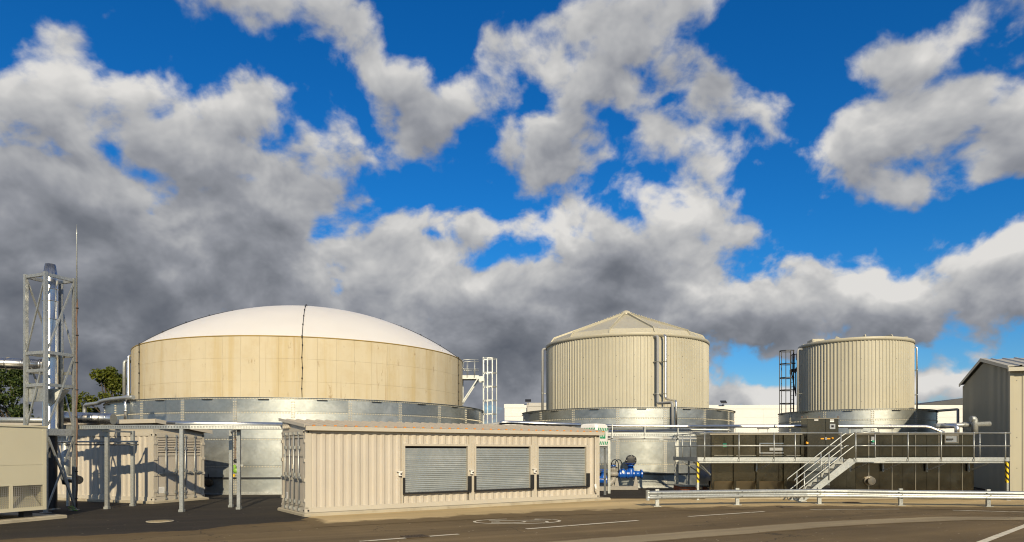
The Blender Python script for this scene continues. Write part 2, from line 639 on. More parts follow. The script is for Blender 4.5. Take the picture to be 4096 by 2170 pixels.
pm('ochre_rail', (.34, .24, .06), 0.6, 0, 0.1, 3.0)
pm('amber_label', (.80, .36, .01), 0.4, 0, 0.04, 4.0)
pm('green_regulator', (.22, .42, .05), 0.4, 0, 0.06, 6.0)
pm('lime_button', (.02, .32, .17), 0.35, 0, 0.05, 6.0)
pm('red_brick', (.40, .115, .045), 0.8, 0, 0.25, 6.0, bump=0.3, bscale=70)
pm('mortar', (.42, .37, .29), 0.9, 0, 0.1, 10.0)
pm('slab_concrete', (.40, .36, .27), 0.85, 0, 0.12, 1.0, bump=0.2, bscale=35, col2=(.29, .25, .18), mask=(.5, .75), mscale=1.6)
pm('rust_brown', (.16, .10, .07), 0.65, 0, 0.15, 5.0)
pm('louvre_paint', (.36, .33, .28), 0.5, 0, 0.04, 1.0)
pm('screen_dark', (.02, .015, .02), 0.15, 0, 0.0, 1.0)
pm('generator_paint', (.60, .565, .42), 0.45, 0, 0.04, 0.5, streak=0.12, streak_col=(.36, .32, .22))
pm('bark', (.10, .075, .05), 0.9, 0, 0.25, 4.0, bump=0.5, bscale=20)
pm('road_paint', (.70, .64, .49), 0.75, 0, 0.12, 5.0, col2=(.28, .23, .15), mask=(.55, .70), mscale=3.2)
pm('gully_iron', (.09, .065, .04), 0.8, 0.2, 0.2, 6.0)
pm('manhole_iron', (.30, .25, .16), 0.8, 0.2, 0.2, 6.0)


def concrete_wall():
    m = pm('drum_concrete', (.58, .515, .37), 0.85, 0, 0.035, 0.45, bump=0.12, bscale=22)
    T = NT(m.node_tree)
    b = m.node_tree.nodes['Principled BSDF']
    src = b.inputs['Base Color'].links[0].from_socket
    geo = T.n('ShaderNodeNewGeometry')
    pos = geo.outputs['Position']
    # ochre run-off from the rim: long vertical streaks, stronger in places
    sv = T.v('MULTIPLY', pos, (1.0, 1.0, 0.05))
    st = T.ss(T.noise(sv, 1.5, 5, 0.62).outputs['Fac'], 0.48, 0.68)
    c = T.mix(T.m('MULTIPLY', st, 0.58), src, (.50, .39, .19))
    st2 = T.ss(T.noise(T.v('MULTIPLY', pos, (3.5, 3.5, 0.12)), 1.5, 4, 0.6).outputs['Fac'], 0.60, 0.72)
    c = T.mix(T.m('MULTIPLY', st2, 0.6), c, (.42, .31, .17))
    # local brown blotches and pale rain-washed strips
    bl = T.ss(T.noise(T.v('MULTIPLY', pos, (1.3, 1.3, 0.45)), 2.3, 6, 0.7).outputs['Fac'], 0.61, 0.70)
    c = T.mix(T.m('MULTIPLY', bl, 0.75), c, (.33, .24, .14))
    mo = T.ss(T.noise(pos, 1.1, 6, 0.68).outputs['Fac'], 0.45, 0.68)
    c = T.mix(T.m('MULTIPLY', mo, 0.32), c, (.49, .39, .22))
    pl = T.ss(T.noise(T.v('MULTIPLY', pos, (0.8, 0.8, 0.03)), 1.3, 3, 0.5).outputs['Fac'], 0.5, 0.66)
    c = T.mix(T.m('MULTIPLY', pl, 0.35), c, (.62, .56, .43))
    m.node_tree.links.new(c, b.inputs['Base Color'])


concrete_wall()


def stripes_mat():
    m = bpy.data.materials.new('hazard_stripes')
    m.use_nodes = True
    T = NT(m.node_tree)
    b = m.node_tree.nodes['Principled BSDF']
    tc = T.n('ShaderNodeTexCoord')
    sp = T.n('ShaderNodeSeparateXYZ')
    T.put(sp.inputs[0], tc.outputs['Object'])
    s = T.m('ADD', sp.outputs[2], T.m('MULTIPLY', T.m('SUBTRACT', sp.outputs[0], sp.outputs[1]), 0.9))
    fr = T.m('FRACT', T.m('MULTIPLY', s, 1 / 0.235))
    T_ = T.mix(T.m('GREATER_THAN', fr, 0.58), (.80, .56, .02), (.012, .012, .012))
    m.node_tree.links.new(T_, b.inputs['Base Color'])
    b.inputs['Roughness'].default_value = 0.4
    MATS['hazard_stripes'] = m


stripes_mat()


def ground_mat(name, base, dark, light, dusty=None, speck=0.5, edge_attr=None, under=None):
    """bituminous / mineral ground: broad wear, wheel-run streaks along the road, aggregate specks, drifting dust"""
    m = bpy.data.materials.new(name)
    m.use_nodes = True
    T = NT(m.node_tree)
    b = m.node_tree.nodes['Principled BSDF']
    geo = T.n('ShaderNodeNewGeometry')
    pos = geo.outputs['Position']
    big = T.noise(pos, 0.18, 5, 0.6).outputs['Fac']
    rot = T.n('ShaderNodeVectorRotate', rotation_type='Z_AXIS')
    T.put(rot.inputs['Vector'], pos)
    rot.inputs['Angle'].default_value = R(-27)
    run = T.noise(T.v('MULTIPLY', rot.outputs[0], (0.10, 1.5, 1.0)), 1.0, 5, 0.6).outputs['Fac']
    fine = T.noise(pos, 45, 3, 0.7).outputs['Fac']
    c = T.mix(T.ss(big, 0.36, 0.66), base, dark)
    c = T.mix(T.m('MULTIPLY', T.ss(run, 0.46, 0.66), 0.6), c, light)
    c = T.v('SCALE', c, scale=T.lin(fine, 0.3, 0.7, 1 - 0.22 * speck, 1 + 0.22 * speck))
    run2 = T.noise(T.v('MULTIPLY', rot.outputs[0], (0.06, 0.55, 1.0)), 1.0, 4, 0.55).outputs['Fac']
    c = T.v('SCALE', c, scale=T.lin(run2, 0.32, 0.68, 0.74, 1.2))
    # oil drips and damp stains
    oil = T.ss(T.noise(pos, 0.9, 5, 0.7, dist=0.8).outputs['Fac'], 0.63, 0.72)
    c = T.mix(T.m('MULTIPLY', oil, 0.45), c, T.v('SCALE', dark if isinstance(dark, bpy.types.NodeSocket) else (*dark,), scale=0.6))
    # hairline cracks in a few places
    cr = T.n('ShaderNodeTexVoronoi', feature='DISTANCE_TO_EDGE')
    T.put(cr.inputs['Vector'], T.v('ADD', pos, T.v('SCALE', T.noise(pos, 1.3, 4, 0.6).outputs['Color'], scale=0.9)))
    cr.inputs['Scale'].default_value = 0.33
    ck = T.m('MULTIPLY', T.m('LESS_THAN', cr.outputs['Distance'], 0.0055), T.ss(T.noise(pos, 0.22, 2, 0.5).outputs['Fac'], 0.48, 0.6))
    c = T.mix(T.m('MULTIPLY', ck, 0.7 * min(1.0, speck + 0.2)), c, (.03, .024, .015))
    # loose pale grit
    vo = T.n('ShaderNodeTexVoronoi', feature='F1')
    T.put(vo.inputs['Vector'], pos)
    vo.inputs['Scale'].default_value = 3.2
    st = T.m('LESS_THAN', vo.outputs['Distance'], 0.085)
    sp = T.n('ShaderNodeSeparateColor')
    T.put(sp.inputs[0], vo.outputs['Color'])
    st = T.m('MULTIPLY', st, T.m('GREATER_THAN', sp.outputs[0], 0.5))
    c = T.mix(T.m('MULTIPLY', st, 0.6 * speck), c, (.55, .47, .32))
    if dusty is not None:
        du = T.ss(T.noise(pos, 0.33, 6, 0.62, dist=0.5).outputs['Fac'], 0.52, 0.72)
        c = T.mix(T.m('MULTIPLY', du, dusty[1]), c, dusty[0])
    if edge_attr:
        at = T.n('ShaderNodeAttribute', attribute_name=edge_attr)
        nz = T.noise(pos, 1.1, 6, 0.65).outputs['Fac']
        k = T.ss(T.m('ADD', at.outputs['Fac'], T.m('MULTIPLY', T.m('SUBTRACT', nz, 0.5), 1.1)), 0.30, 0.62)
        c = T.mix(k, under, c)
    m.node_tree.links.new(c, b.inputs['Base Color'])
    b.inputs['Roughness'].default_value = 0.86
    b.inputs['Specular IOR Level'].default_value = 0.3
    bp = T.n('ShaderNodeBump')
    bp.inputs['Strength'].default_value = 0.35
    bp.inputs['Distance'].default_value = 0.01
    T.put(bp.inputs['Height'], T.noise(pos, 60, 3, 0.7).outputs['Fac'])
    m.node_tree.links.new(bp.outputs[0], b.inputs['Normal'])
    MATS[name] = m
    return m


ROADC = (.165, .117, .055)
ground_mat('old_asphalt', ROADC, (.130, .092, .043), (.215, .155, .078), ((.28, .20, .10), 0.35), 1.0)
ground_mat('new_asphalt', (.030, .025, .019), (.022, .018, .014), (.045, .036, .024), ((.10, .08, .05), 0.15), 0.5, 'edge', (.145, .10, .046))
ground_mat('dusty_apron', (.60, .46, .245), (.53, .405, .21), (.48, .37, .21), ((.42, .31, .16), 0.3), 0.25, 'edge', ROADC)
ground_mat('patch_strip', (.36, .29, .175), (.31, .25, .15), (.26, .21, .13), ((.19, .15, .09), 0.5), 0.4, 'edge', ROADC)
ground_mat('far_ground', (.12, .11, .06), (.09, .09, .045), (.16, .14, .09), None, 0.3)

# ------------------------------------------------------------------ ground, road, yard
m_ = MB()
m_.add([(-2500, -2500, 0), (2500, -2500, 0), (2500, 2500, 0), (-2500, 2500, 0)], [(0, 1, 2, 3)])
g_ = m_.build('ground', MATS['far_ground'])
g_.location.z = -0.03
tag(g_, kind='structure')


def sheet(name, rows, z, mat, parent=None):
    """rows of plan points; every row carries an 'edge' value (0 where the surface frays into the one below)"""
    verts, faces, att = [], [], []
    n = len(rows[0][1])
    for e, pts in rows:
        for p in pts:
            verts.append((p[0], p[1], z))
            att.append(e)
    for r in range(len(rows) - 1):
        for i in range(n - 1):
            faces.append((r * n + i, r * n + i + 1, (r + 1) * n + i + 1, (r + 1) * n + i))
    me = bpy.data.meshes.new(name)
    me.from_pydata(verts, [], faces)
    a = me.attributes.new('edge', 'FLOAT', 'POINT')
    a.data.foreach_set('value', att)
    me.materials.append(mat)
    o = bpy.data.objects.new(name, me)
    place(o, parent)
    return o


road = sheet('road', [(1, [(-90, -90), (90, -90)]), (1, [(-90, 62), (90, 62)])], 0.0, MATS['old_asphalt'])
tag(road, kind='structure')


def dense(pts, step=0.6):
    out = []
    for (a, b) in zip(pts, pts[1:]):
        k = max(1, int(math.hypot(b[0] - a[0], b[1] - a[1]) / step))
        for i in range(k):
            t = i / k
            out.append((a[0] + (b[0] - a[0]) * t, a[1] + (b[1] - a[1]) * t))
    out.append(pts[-1])
    return out


# new dark asphalt of the yard between the plant
front = dense([(-30, 9.6), (-11.6, 15.3), (-8.0, 17.1), (-7.4, 18.4), (-6.0, 19.5), (-4.4, 21.2), (0.0, 25.0), (3.6, 27.6), (5.2, 27.9), (7.2, 28.4), (20, 29.0), (34, 27)])
sh = sheet('yard_asphalt', [(0.0, [(p[0], p[1] - 0.35) for p in front]), (0.55, [(p[0], p[1] + 0.1) for p in front]), (1, [(p[0], p[1] + 0.8) for p in front]), (1, [(p[0] * 1.6, 66) for p in front])], 0.004, MATS['new_asphalt'])
tag(sh, kind='structure')
# sandy dust along the front of the plant
lo = dense([(-6.15, 20.2), (-5.85, 19.9), (-5.2, 18.2), (-4.0, 18.75), (-2.2, 19.7), (-1.5, 20.1), (0.4, 21.1), (2.0, 21.7), (3.7, 22.3), (5.5, 23.2), (8.2, 23.8), (11, 24.2), (14.2, 23.8), (17.4, 23.2), (24, 22.0)])
hi = []
for i, p in enumerate(lo):
    t = i / (len(lo) - 1)
    if p[0] < 3.3:
        s = (p[0] + 6.33) * 0.695 + 21.0
        hi.append((p[0] + 0.1, max(p[1] + 0.25, s + 0.15)))
    else:
        hi.append((p[0], max(27.5, 28.0 - 0.02 * p[0])))
mid = [((a[0] + b[0]) / 2, (a[1] * 0.62 + b[1] * 0.38)) for a, b in zip(lo, hi)]
sh = sheet('dust_apron', [(0.0, [(p[0], p[1] - 0.35) for p in lo]), (0.72, mid), (1.0, hi), (0.0, [(p[0], p[1] + 0.9) for p in hi])], 0.008, MATS['dusty_apron'])
tag(sh, kind='structure')
# reinstated trench strip curving across the road
c_ = dense([(-4.2, 11.4), (-1.5, 13.1), (1.9, 15.05), (5.55, 17.0), (8.2, 18.5), (10.8, 19.55), (13.1, 20.25), (15.1, 20.2), (18, 19.6), (24, 18)], 0.5)


def offset(pts, d):
    out = []
    for i, p in enumerate(pts):
        a, b = pts[max(0, i - 1)], pts[min(len(pts) - 1, i + 1)]
        L = math.hypot(b[0] - a[0], b[1] - a[1])
        out.append((p[0] - (b[1] - a[1]) / L * d, p[1] + (b[0] - a[0]) / L * d))
    return out


sh = sheet('trench_patch', [(0.0, offset(c_, -0.62)), (0.9, offset(c_, -0.36)), (1.0, c_), (0.9, offset(c_, 0.36)), (0.0, offset(c_, 0.62))], 0.006, MATS['patch_strip'])
tag(sh, kind='structure')

# painted markings on the road
for (a, b, w) in [((-3.36, 15.05), (-1.28, 16.37), .14), ((.364, 17.45), (3.61, 19.58), .14), ((5.37, 20.77), (8.31, 22.48), .13), ((10.17, 23.30), (13.29, 23.42), .12),
                  ((14.84, 22.99), (18.0, 21.75), .12), ((9.2, 13.9), (14.4, 18.9), .17), ((-6.9, 12.7), (-5.0, 14.0), .10)]:
    rows = dense([a, b], 0.25)
    mm = MB()
    L = offset(rows, w / 2)
    Rr = offset(rows, -w / 2)
    for i in range(len(rows) - 1):
        j = random.uniform(-.008, .008)
        mm.add([(*Rr[i], 0), (*Rr[i + 1], 0), (L[i + 1][0], L[i + 1][1] + j, 0), (*L[i], 0)], [(0, 1, 2, 3)])
    o = mm.build('lane_line', MATS['road_paint'], road)
    o.matrix_basis.translation.z = 0.010


def ribbon(mb, pts, w):
    L, Rr = offset(pts, w / 2), offset(pts, -w / 2)
    for i in range(len(pts) - 1):
        mb.add([(*Rr[i], 0), (*Rr[i + 1], 0), (*L[i + 1], 0), (*L[i], 0)], [(0, 1, 2, 3)])


# elongated speed roundel reading 15, lying along the road
rc, ra = Vector((0.15, 19.36)), R(7.5)


def rp(a, b):
    return (rc.x + a * math.cos(ra) - b * math.sin(ra), rc.y + a * math.sin(ra) + b * math.cos(ra))


mm = MB()
ribbon(mm, [rp(1.22 * math.cos(t), 0.66 * math.sin(t)) for t in [2 * math.pi * i / 64 + 1.75 for i in range(58)]], 0.085)
rd = mm.build('speed_roundel', MATS['road_paint'], road)
rd.matrix_basis.translation.z = 0.011
mm = MB()
ribbon(mm, [rp(-0.78, 0.24), rp(0.80, 0.24)], 0.085)
ribbon(mm, [rp(0.80, 0.24), rp(0.55, 0.36)], 0.07)
o = mm.build('digit', MATS['road_paint'], road)
o.matrix_basis.translation.z = 0.012
mm = MB()
ribbon(mm, [rp(0.80, -0.40), rp(0.82, -0.06)], 0.09)
ribbon(mm, [rp(0.82, -0.06), rp(0.15, -0.04)], 0.08)
ribbon(mm, [rp(0.12, -0.02), rp(0.20, -0.15), rp(0.14, -0.30), rp(-0.15, -0.40), rp(-0.5, -0.36), rp(-0.74, -0.22), rp(-0.72, -0.06), rp(-0.5, 0.02)], 0.08)
o = mm.build('digit', MATS['road_paint'], road)
o.matrix_basis.translation.z = 0.012


# ------------------------------------------------------------------ bolted steel bund rings and tanks
def arc_plate(R0, half, z0, z1, th=0.012, seg=6):
    """curved plate centred on local +x, outer skin at radius R0"""
    mb = MB()
    ang = [-half + 2 * half * i / seg for i in range(seg + 1)]
    o_ = [(R0 * math.cos(a), R0 * math.sin(a)) for a in ang]
    i_ = [((R0 - th) * math.cos(a), (R0 - th) * math.sin(a)) for a in ang]
    n = seg + 1
    mb.add([(*p, z0) for p in o_] + [(*p, z1) for p in o_], [(i, i + 1, n + i + 1, n + i) for i in range(seg)], True)
    mb.add([(*p, z0) for p in i_] + [(*p, z1) for p in i_], [(i + 1, i, n + i, n + i + 1) for i in range(seg)], True)
    for z, fl in ((z1, 0), (z0, 1)):
        mb.add([(*p, z) for p in o_] + [(*p, z) for p in i_], [((i, i + 1, n + i + 1, n + i) if not fl else (i + 1, i, n + i, n + i + 1)) for i in range(seg)])
    for k in (0, seg):
        q = [(*o_[k], z0), (*i_[k], z0), (*i_[k], z1), (*o_[k], z1)]
        mb.add(q, [(0, 1, 2, 3) if k == 0 else (3, 2, 1, 0)])
    return mb


def bolt(mb, a, r, z, s=0.03, h=0.026):
    ca, sa = math.cos(a), math.sin(a)
    vs_ = []
    for (k, rr) in ((s, r), (s * 0.7, r + h)):
        for (t, q) in ((-k, -k), (k, -k), (k, k), (-k, k)):
            vs_.append((rr * ca - t * sa, rr * sa + t * ca, z + q))
    mb.add(vs_, [(4, 5, 6, 7), (0, 1, 5, 4), (1, 2, 6, 5), (2, 3, 7, 6), (3, 0, 4, 7)])


LEVELS = [0.05, 1.33, 2.58, 3.82]


def bund(label, C, Rr, H, n, phi0, mat='galv_sheet'):
    th = thing('bund_wall', label, 'bund wall', (C[0], C[1], 0))
    ac = math.atan2(-C[1], -C[0])
    zs = LEVELS + [H]
    half = math.pi / n
    gap = 0.007 / Rr
    for k in range(4):
        me, _ = arc_plate(Rr + (0.004 if k % 2 else 0.0), half - gap, 0, zs[k + 1] - zs[k] - 0.012).mesh('steel_panel', MATS[mat], center=False)
        for i in range(n):
            a = ac + R(phi0) + (2 * i + 1) * half
            inst('steel_panel', me, th, frame(C[0], C[1], zs[k] + 0.006, a))
    core = MB().lathe([(Rr - 0.016, 0.0), (Rr - 0.016, H - 0.01)], 96)
    core.build('backing_skin', MATS['galv_steel'], th)
    bo = MB()
    for k, z in enumerate(zs[1:]):
        cnt = int(2 * math.pi * Rr / 0.13)
        for i in range(cnt):
            bolt(bo, 2 * math.pi * i / cnt, Rr + 0.003, z - (0.05 if k < 3 else 0.06), 0.03)
    for i in range(n):
        a = ac + R(phi0) + 2 * i * half
        for s in (-1, 1):
            z = 0.12
            while z < H - 0.1:
                bolt(bo, a + s * 0.055 / Rr, Rr + 0.012, z, 0.028)
                z += 0.115
    b_ = bo.build('bolts', MATS['sunlit_bolt_zinc'], th)
    b_['kind'] = 'stuff'
    # lap strips behind the bolt rows
    me, _ = arc_plate(Rr + 0.010, 0.095 / Rr, 0.03, H - 0.07, 0.006, 2).mesh('lap_strip', MATS['galv_bright'], center=False)
    for i in range(n):
        inst('lap_strip', me, th, frame(C[0], C[1], 0, ac + R(phi0) + 2 * i * half))
    # top angle ring, wind girder near the foot, foot angle
    MB().lathe([(Rr - 0.02, H - 0.075), (Rr + 0.018, H - 0.075), (Rr + 0.018, H - 0.012), (Rr + 0.085, H - 0.012), (Rr + 0.085, H + 0.004), (Rr - 0.02, H + 0.004)], 128, smooth=False).build('rim_angle', MATS['galv_steel'], th)
    MB().lathe([(Rr, 0.80), (Rr + 0.11, 0.80), (Rr + 0.11, 0.745), (Rr + 0.10, 0.745), (Rr + 0.10, 0.79), (Rr, 0.79)], 128, smooth=False).build('wind_girder', MATS['dark_steel'], th)
    MB().lathe([(Rr, 0.0), (Rr + 0.12, 0.0), (Rr + 0.12, 0.05), (Rr + 0.02, 0.06), (Rr + 0.02, 0.13), (Rr, 0.13)], 128, smooth=False).build('foot_angle', MATS['galv_steel'], th)
    me, _ = MB().box(Rr, -0.24, H - 0.115, Rr + 0.09, 0.24, H - 0.085).mesh('rim_cleat', MATS['dark_steel'], center=False)
    for i in range(n):
        inst('rim_cleat', me, th, frame(C[0], C[1], 0, ac + R(phi0) + (2 * i + 1) * half))
    return th


C1, C2, C3 = (-12.56, 42.0), (7.25, 43.4), (21.57, 42.99)
bund('wide bolted galvanised steel ring wall round the concrete domed tank', C1, 10.73, 4.47, 26, -3.5)
bund('bolted galvanised steel ring wall round the cone-roofed beige tank', C2, 6.54, 4.38, 16, -3.9)
bund('small bolted steel ring wall in front of the flat-topped beige tank', C3, 4.43, 4.40, 11, -20.8)


def concrete_tank():
    C, Rr = C1, 9.5
    th = thing('digester_tank', 'broad stained concrete tank under a white membrane dome', 'tank', (*C, 0))
    ac = math.atan2(-C[1], -C[0])
    n = 67
    half = math.pi / n
    MB().lathe([(Rr - 0.035, 0), (Rr - 0.035, 7.48)], 128).build('concrete_core', MATS['drum_concrete'], th)
    for (z0, z1) in ((4.0, 5.34), (5.34, 6.43), (6.43, 7.47)):
        me, _ = arc_plate(Rr, half - 0.003 / Rr, 0, z1 - z0 - 0.005, 0.03, 2).mesh('concrete_panel', MATS['drum_concrete'], center=False)
        for i in range(n):
            inst('concrete_panel', me, th, frame(*C, z0, ac + 2 * i * half))
    H = 3.1
    rho = (Rr * Rr + H * H) / (2 * H)
    prof = []
    amax = math.asin(Rr / rho)
    for i in range(33):
        a = amax * (1 - i / 32)
        prof.append((max(rho * math.sin(a), 0.002), 7.5 + H - rho + rho * math.cos(a)))
    prof[0] = (Rr - 0.01, 7.50)
    dome = MB().lathe(prof, 144).build('membrane_dome', MATS['membrane'], th)
    MB().lathe([(Rr - 0.02, 7.47), (Rr + 0.02, 7.48), (Rr + 0.022, 7.50), (Rr + 0.015, 7.52), (Rr - 0.04, 7.53)], 144, smooth=False).build('clamp_rail', MATS['ochre_rail'], th)
    for ph in (-61.0, -1.6, 64.0, 124, 184, 244):
        a = ac + R(ph)
        pts = []
        for i in range(31):
            q = amax * i / 30
            r_, z_ = (rho + 0.03) * math.sin(q), 7.5 + H - rho + (rho + 0.03) * math.cos(q)
            pts.append((r_ * math.cos(a), r_ * math.sin(a), z_))
        wob = [0.0, 0.006, -0.004, 0.005, 0.0, -0.005, 0.003]
        for i, z in enumerate((7.46, 7.1, 6.5, 6.0, 5.5, 5.0, 4.3)):
            aa = a + wob[i] / Rr * 3
            pts.append(((Rr + 0.035) * math.cos(aa), (Rr + 0.035) * math.sin(aa), z))
        cb = MB().tube(pts, 0.016, 6).build('conductor_cable', MATS['dark_steel'], th)
        ck = MB()
        for p in pts[2::4]:
            ck.tube([(p[0], p[1], p[2] - 0.03), (p[0], p[1], p[2] + 0.05)], 0.034, 6)
        for p in pts[31:]:
            ck.tube([(p[0], p[1], p[2] - 0.03), (p[0], p[1], p[2] + 0.03)], 0.032, 6)
        ck.build('cable_clips', MATS['dark_steel'], cb)['kind'] = 'stuff'


concrete_tank()


def clad_tank(label, C, Rr, nsheet, roof):
    th = thing('storage_tank', label, 'tank', (*C, 0))
    ac = math.atan2(-C[1], -C[0])
    z0, z1 = 0.4, 8.5
    dp = 0.036
    w = 2 * math.pi / nsheet
    mb = MB()
    nr = 5
    prof = []
    for k in range(nr):
        for (t, d) in ((0.0, 0), (0.50, 0), (0.60, dp), (0.90, dp)):
            prof.append(((k + t) / nr * w, Rr + d))
    prof.append((w, Rr))
    vb = [(r * math.cos(a), r * math.sin(a), z0) for a, r in prof]
    vt = [(r * math.cos(a), r * math.sin(a), z1) for a, r in prof]
    m = len(prof)
    mb.add(vb + vt, [(i, i + 1, m + i + 1, m + i) for i in range(m - 1)])
    # folded side laps keep neighbouring sheets apart
    mb.add([vb[0], (vb[0][0] * 0.998, vb[0][1] * 0.998, z0), (vt[0][0] * 0.998, vt[0][1] * 0.998, z1), vt[0]], [(0, 1, 2, 3)])
    me, _ = mb.mesh('cladding_sheet', MATS['clad_paint'], center=False)
    for i in range(nsheet):
        inst('cladding_sheet', me, th, frame(*C, 0.0, ac + i * w + 0.06))
    sc = MB()
    for i in range(nsheet):
        for z in (4.9, 6.2, 7.4):
            bolt(sc, ac + i * w + 0.06 + 0.75 / nr * w, Rr + dp, z, 0.016, 0.012)
    sc.build('fixing_screws', MATS['dark_steel'], th)['kind'] = 'stuff'
    MB().lathe([(Rr - 0.05, 8.48), (Rr + 0.075, 8.48), (Rr + 0.075, 8.67), (Rr + 0.06, 8.685), (Rr - 0.05, 8.685)], 96).build('eave_band', MATS['clad_trim'], th)
    n = 12
    if roof == 'cone':
        a0, a1 = -R(15), R(15)

        def q(r, a, z):
            return (r * math.cos(a), r * math.sin(a), z)
        s = 1 / math.cos(R(15))
        mb = MB()
        e = 0.004
        mb.add([q(4.92, a0 + e, 8.64), q(4.92, a1 - e, 8.64), q(4.66, a1 - e, 9.0), q(4.66, a0 + e, 9.0)], [(0, 1, 2, 3)])
        mb.add([q(4.66, a0 + e, 9.0), q(4.66, a1 - e, 9.0), q(0.22, a1 - e, 10.66), q(0.22, a0 + e, 10.66)], [(0, 1, 2, 3)])
        mb.add([q(4.92, a0 + e, 8.64), q(4.92, a1 - e, 8.64), q(4.66, a1 - e, 8.62), q(4.66, a0 + e, 8.62)], [(3, 2, 1, 0)])
        me, _ = mb.mesh('roof_panel', MATS['clad_trim'], center=False)
        rb = MB()
        rb.bar((4.70, 0, 9.03), (0.30, 0, 10.68), 0.05, 0.11)
        rb.bar((4.98, 0, 8.62), (4.70, 0, 9.04), 0.05, 0.08)
        rm, _ = rb.mesh('hip_flange', MATS['clad_trim'], center=False)
        sm = MB()
        for i in range(22):
            t = i / 21
            bolt_p = (4.6 + (0.45 - 4.6) * t, 0, 9.09 + (10.72 - 9.09) * t)
            sm.box(bolt_p[0] - .02, -.035, bolt_p[2] - .02, bolt_p[0] + .02, .035, bolt_p[2] + .02)
        smm, _ = sm.mesh('flange_bolts', MATS['clad_trim'], center=False)
        for i in range(n):
            inst('roof_panel', me, th, frame(*C, 0, ac + R(4.0) + i * R(30)))
            f = inst('hip_flange', rm, th, frame(*C, 0, ac + R(4.0 + 15) + i * R(30)))
            g = inst('flange_bolts', smm, f, frame(*C, 0, ac + R(4.0 + 15) + i * R(30)))
            g['kind'] = 'stuff'
        MB().lathe([(0.34, 10.64), (0.33, 10.74), (0.24, 10.86), (0.10, 10.92), (0.002, 10.93)], 24).build('roof_cap', MATS['clad_trim'], th)
    else:
        MB().lathe([(Rr - 0.06, 8.60), (1.4, 8.66), (0.002, 8.68)], 48).build('roof_deck', MATS['clad_trim'], th)
        mb = MB()
        mb.prism([(3.12, -0.03, 8.66), (0.6, -0.03, 8.66), (0.6, -0.03, 8.74), (2.98, -0.03, 8.86)], (0, 0.06, 0))
        mb.box(1.0, -0.09, 8.645, 3.1, 0.09, 8.672)
        me, _ = mb.mesh('roof_flange', MATS['clad_trim'], center=False)
        for i in range(n):
            inst('roof_flange', me, th, frame(*C, 0, ac + R(11) + i * R(30)))
        h = MB()
        h.cbox(2.0, -0.42, 8.66, 2.75, 0.5, 9.02, 0.03)
        hm, _ = h.mesh('roof_hatch', MATS['clad_trim'], center=False)
        inst('roof_hatch', hm, th, frame(*C, 0, ac - R(68)))
    return th


clad_tank('tall beige ribbed steel tank with a shallow faceted cone roof', C2, 5.03, 32, 'cone')
clad_tank('smaller beige ribbed steel tank with a flat finned top, at the right', C3, 3.22, 20, 'flat')


# ------------------------------------------------------------------ pipes on the tanks
def pipe(name, label, pts, r, mat, brackets=(), collars=(), cat='pipe', group=None, bm='galv_steel', bend=0.16, n=14):
    """pipe with rounded elbows, joint collars and wall brackets"""
    P_ = [Vector(p) for p in pts]
    path = [P_[0]]
    for a, b, c in zip(P_, P_[1:], P_[2:]):
        k = min(bend, (b - a).length * 0.45, (c - b).length * 0.45)
        s, e = b + (a - b).normalized() * k, b + (c - b).normalized() * k
        for i in range(6):
            t = i / 5
            path.append(s * (1 - t) ** 2 + b * (2 * t * (1 - t)) + e * t * t)
    path.append(P_[-1])
    base = min(P_, key=lambda p: p.z)
    th = thing(name, label, cat, tuple(base), group=group)
    MB().tube(path, r, n).build('pipe_run', MATS[mat], th, local=False)
    for (a, b) in collars:
        a, b = Vector(a), Vector(b)
        MB().tube([a, b], r * 1.16, n).build('joint_collar', MATS[mat], th, local=False)
    for (p, q) in brackets:
        br = MB()
        br.bar(p, q, 0.05, 0.05)
        pz_ = Vector(p)
        br.tube([pz_ + Vector((0, 0, -0.035)), pz_ + Vector((0, 0, 0.035))], r * 1.18, n)
        br.build('wall_bracket', MATS[bm], th, local=False)
    return th


# concrete tank, left side
pipe('vent_pipe', 'bright foil-clad pipe running down the left edge of the concrete tank', [(-20.72, 37.6, 7.27), (-20.93, 37.25, 7.22), (-20.93, 37.25, 4.72), (-18.78, 33.2, 4.66), (-18.68, 33.0, 4.3), (-18.68, 33.0, 2.9)], 0.075, 'pipe_foil',
     collars=[((-20.93, 37.25, 7.0), (-20.93, 37.25, 7.08)), ((-18.68, 33.0, 3.9), (-18.68, 33.0, 3.98))])
pipe('vent_pipe', 'dull grey pipe behind the bright pipe on the left of the concrete tank', [(-20.95, 37.9, 6.95), (-21.27, 37.45, 6.95), (-21.27, 37.45, 4.5)], 0.09, 'galv_steel')
rim_pts = []
ac1 = math.atan2(-C1[1], -C1[0])
for i in range(9):
    a = ac1 + R(-80 + i * 4.2)
    rim_pts.append((C1[0] + 10.98 * math.cos(a), C1[1] + 10.98 * math.sin(a), 4.56))
pipe('gas_pipe', 'silver pipe bent over the left rim of the big steel ring', [(-23.35, 37.3, 2.6), (-23.35, 37.3, 4.5), (-22.9, 36.9, 4.52)] + rim_pts[1:], 0.10, 'galv_bright', bend=0.25)
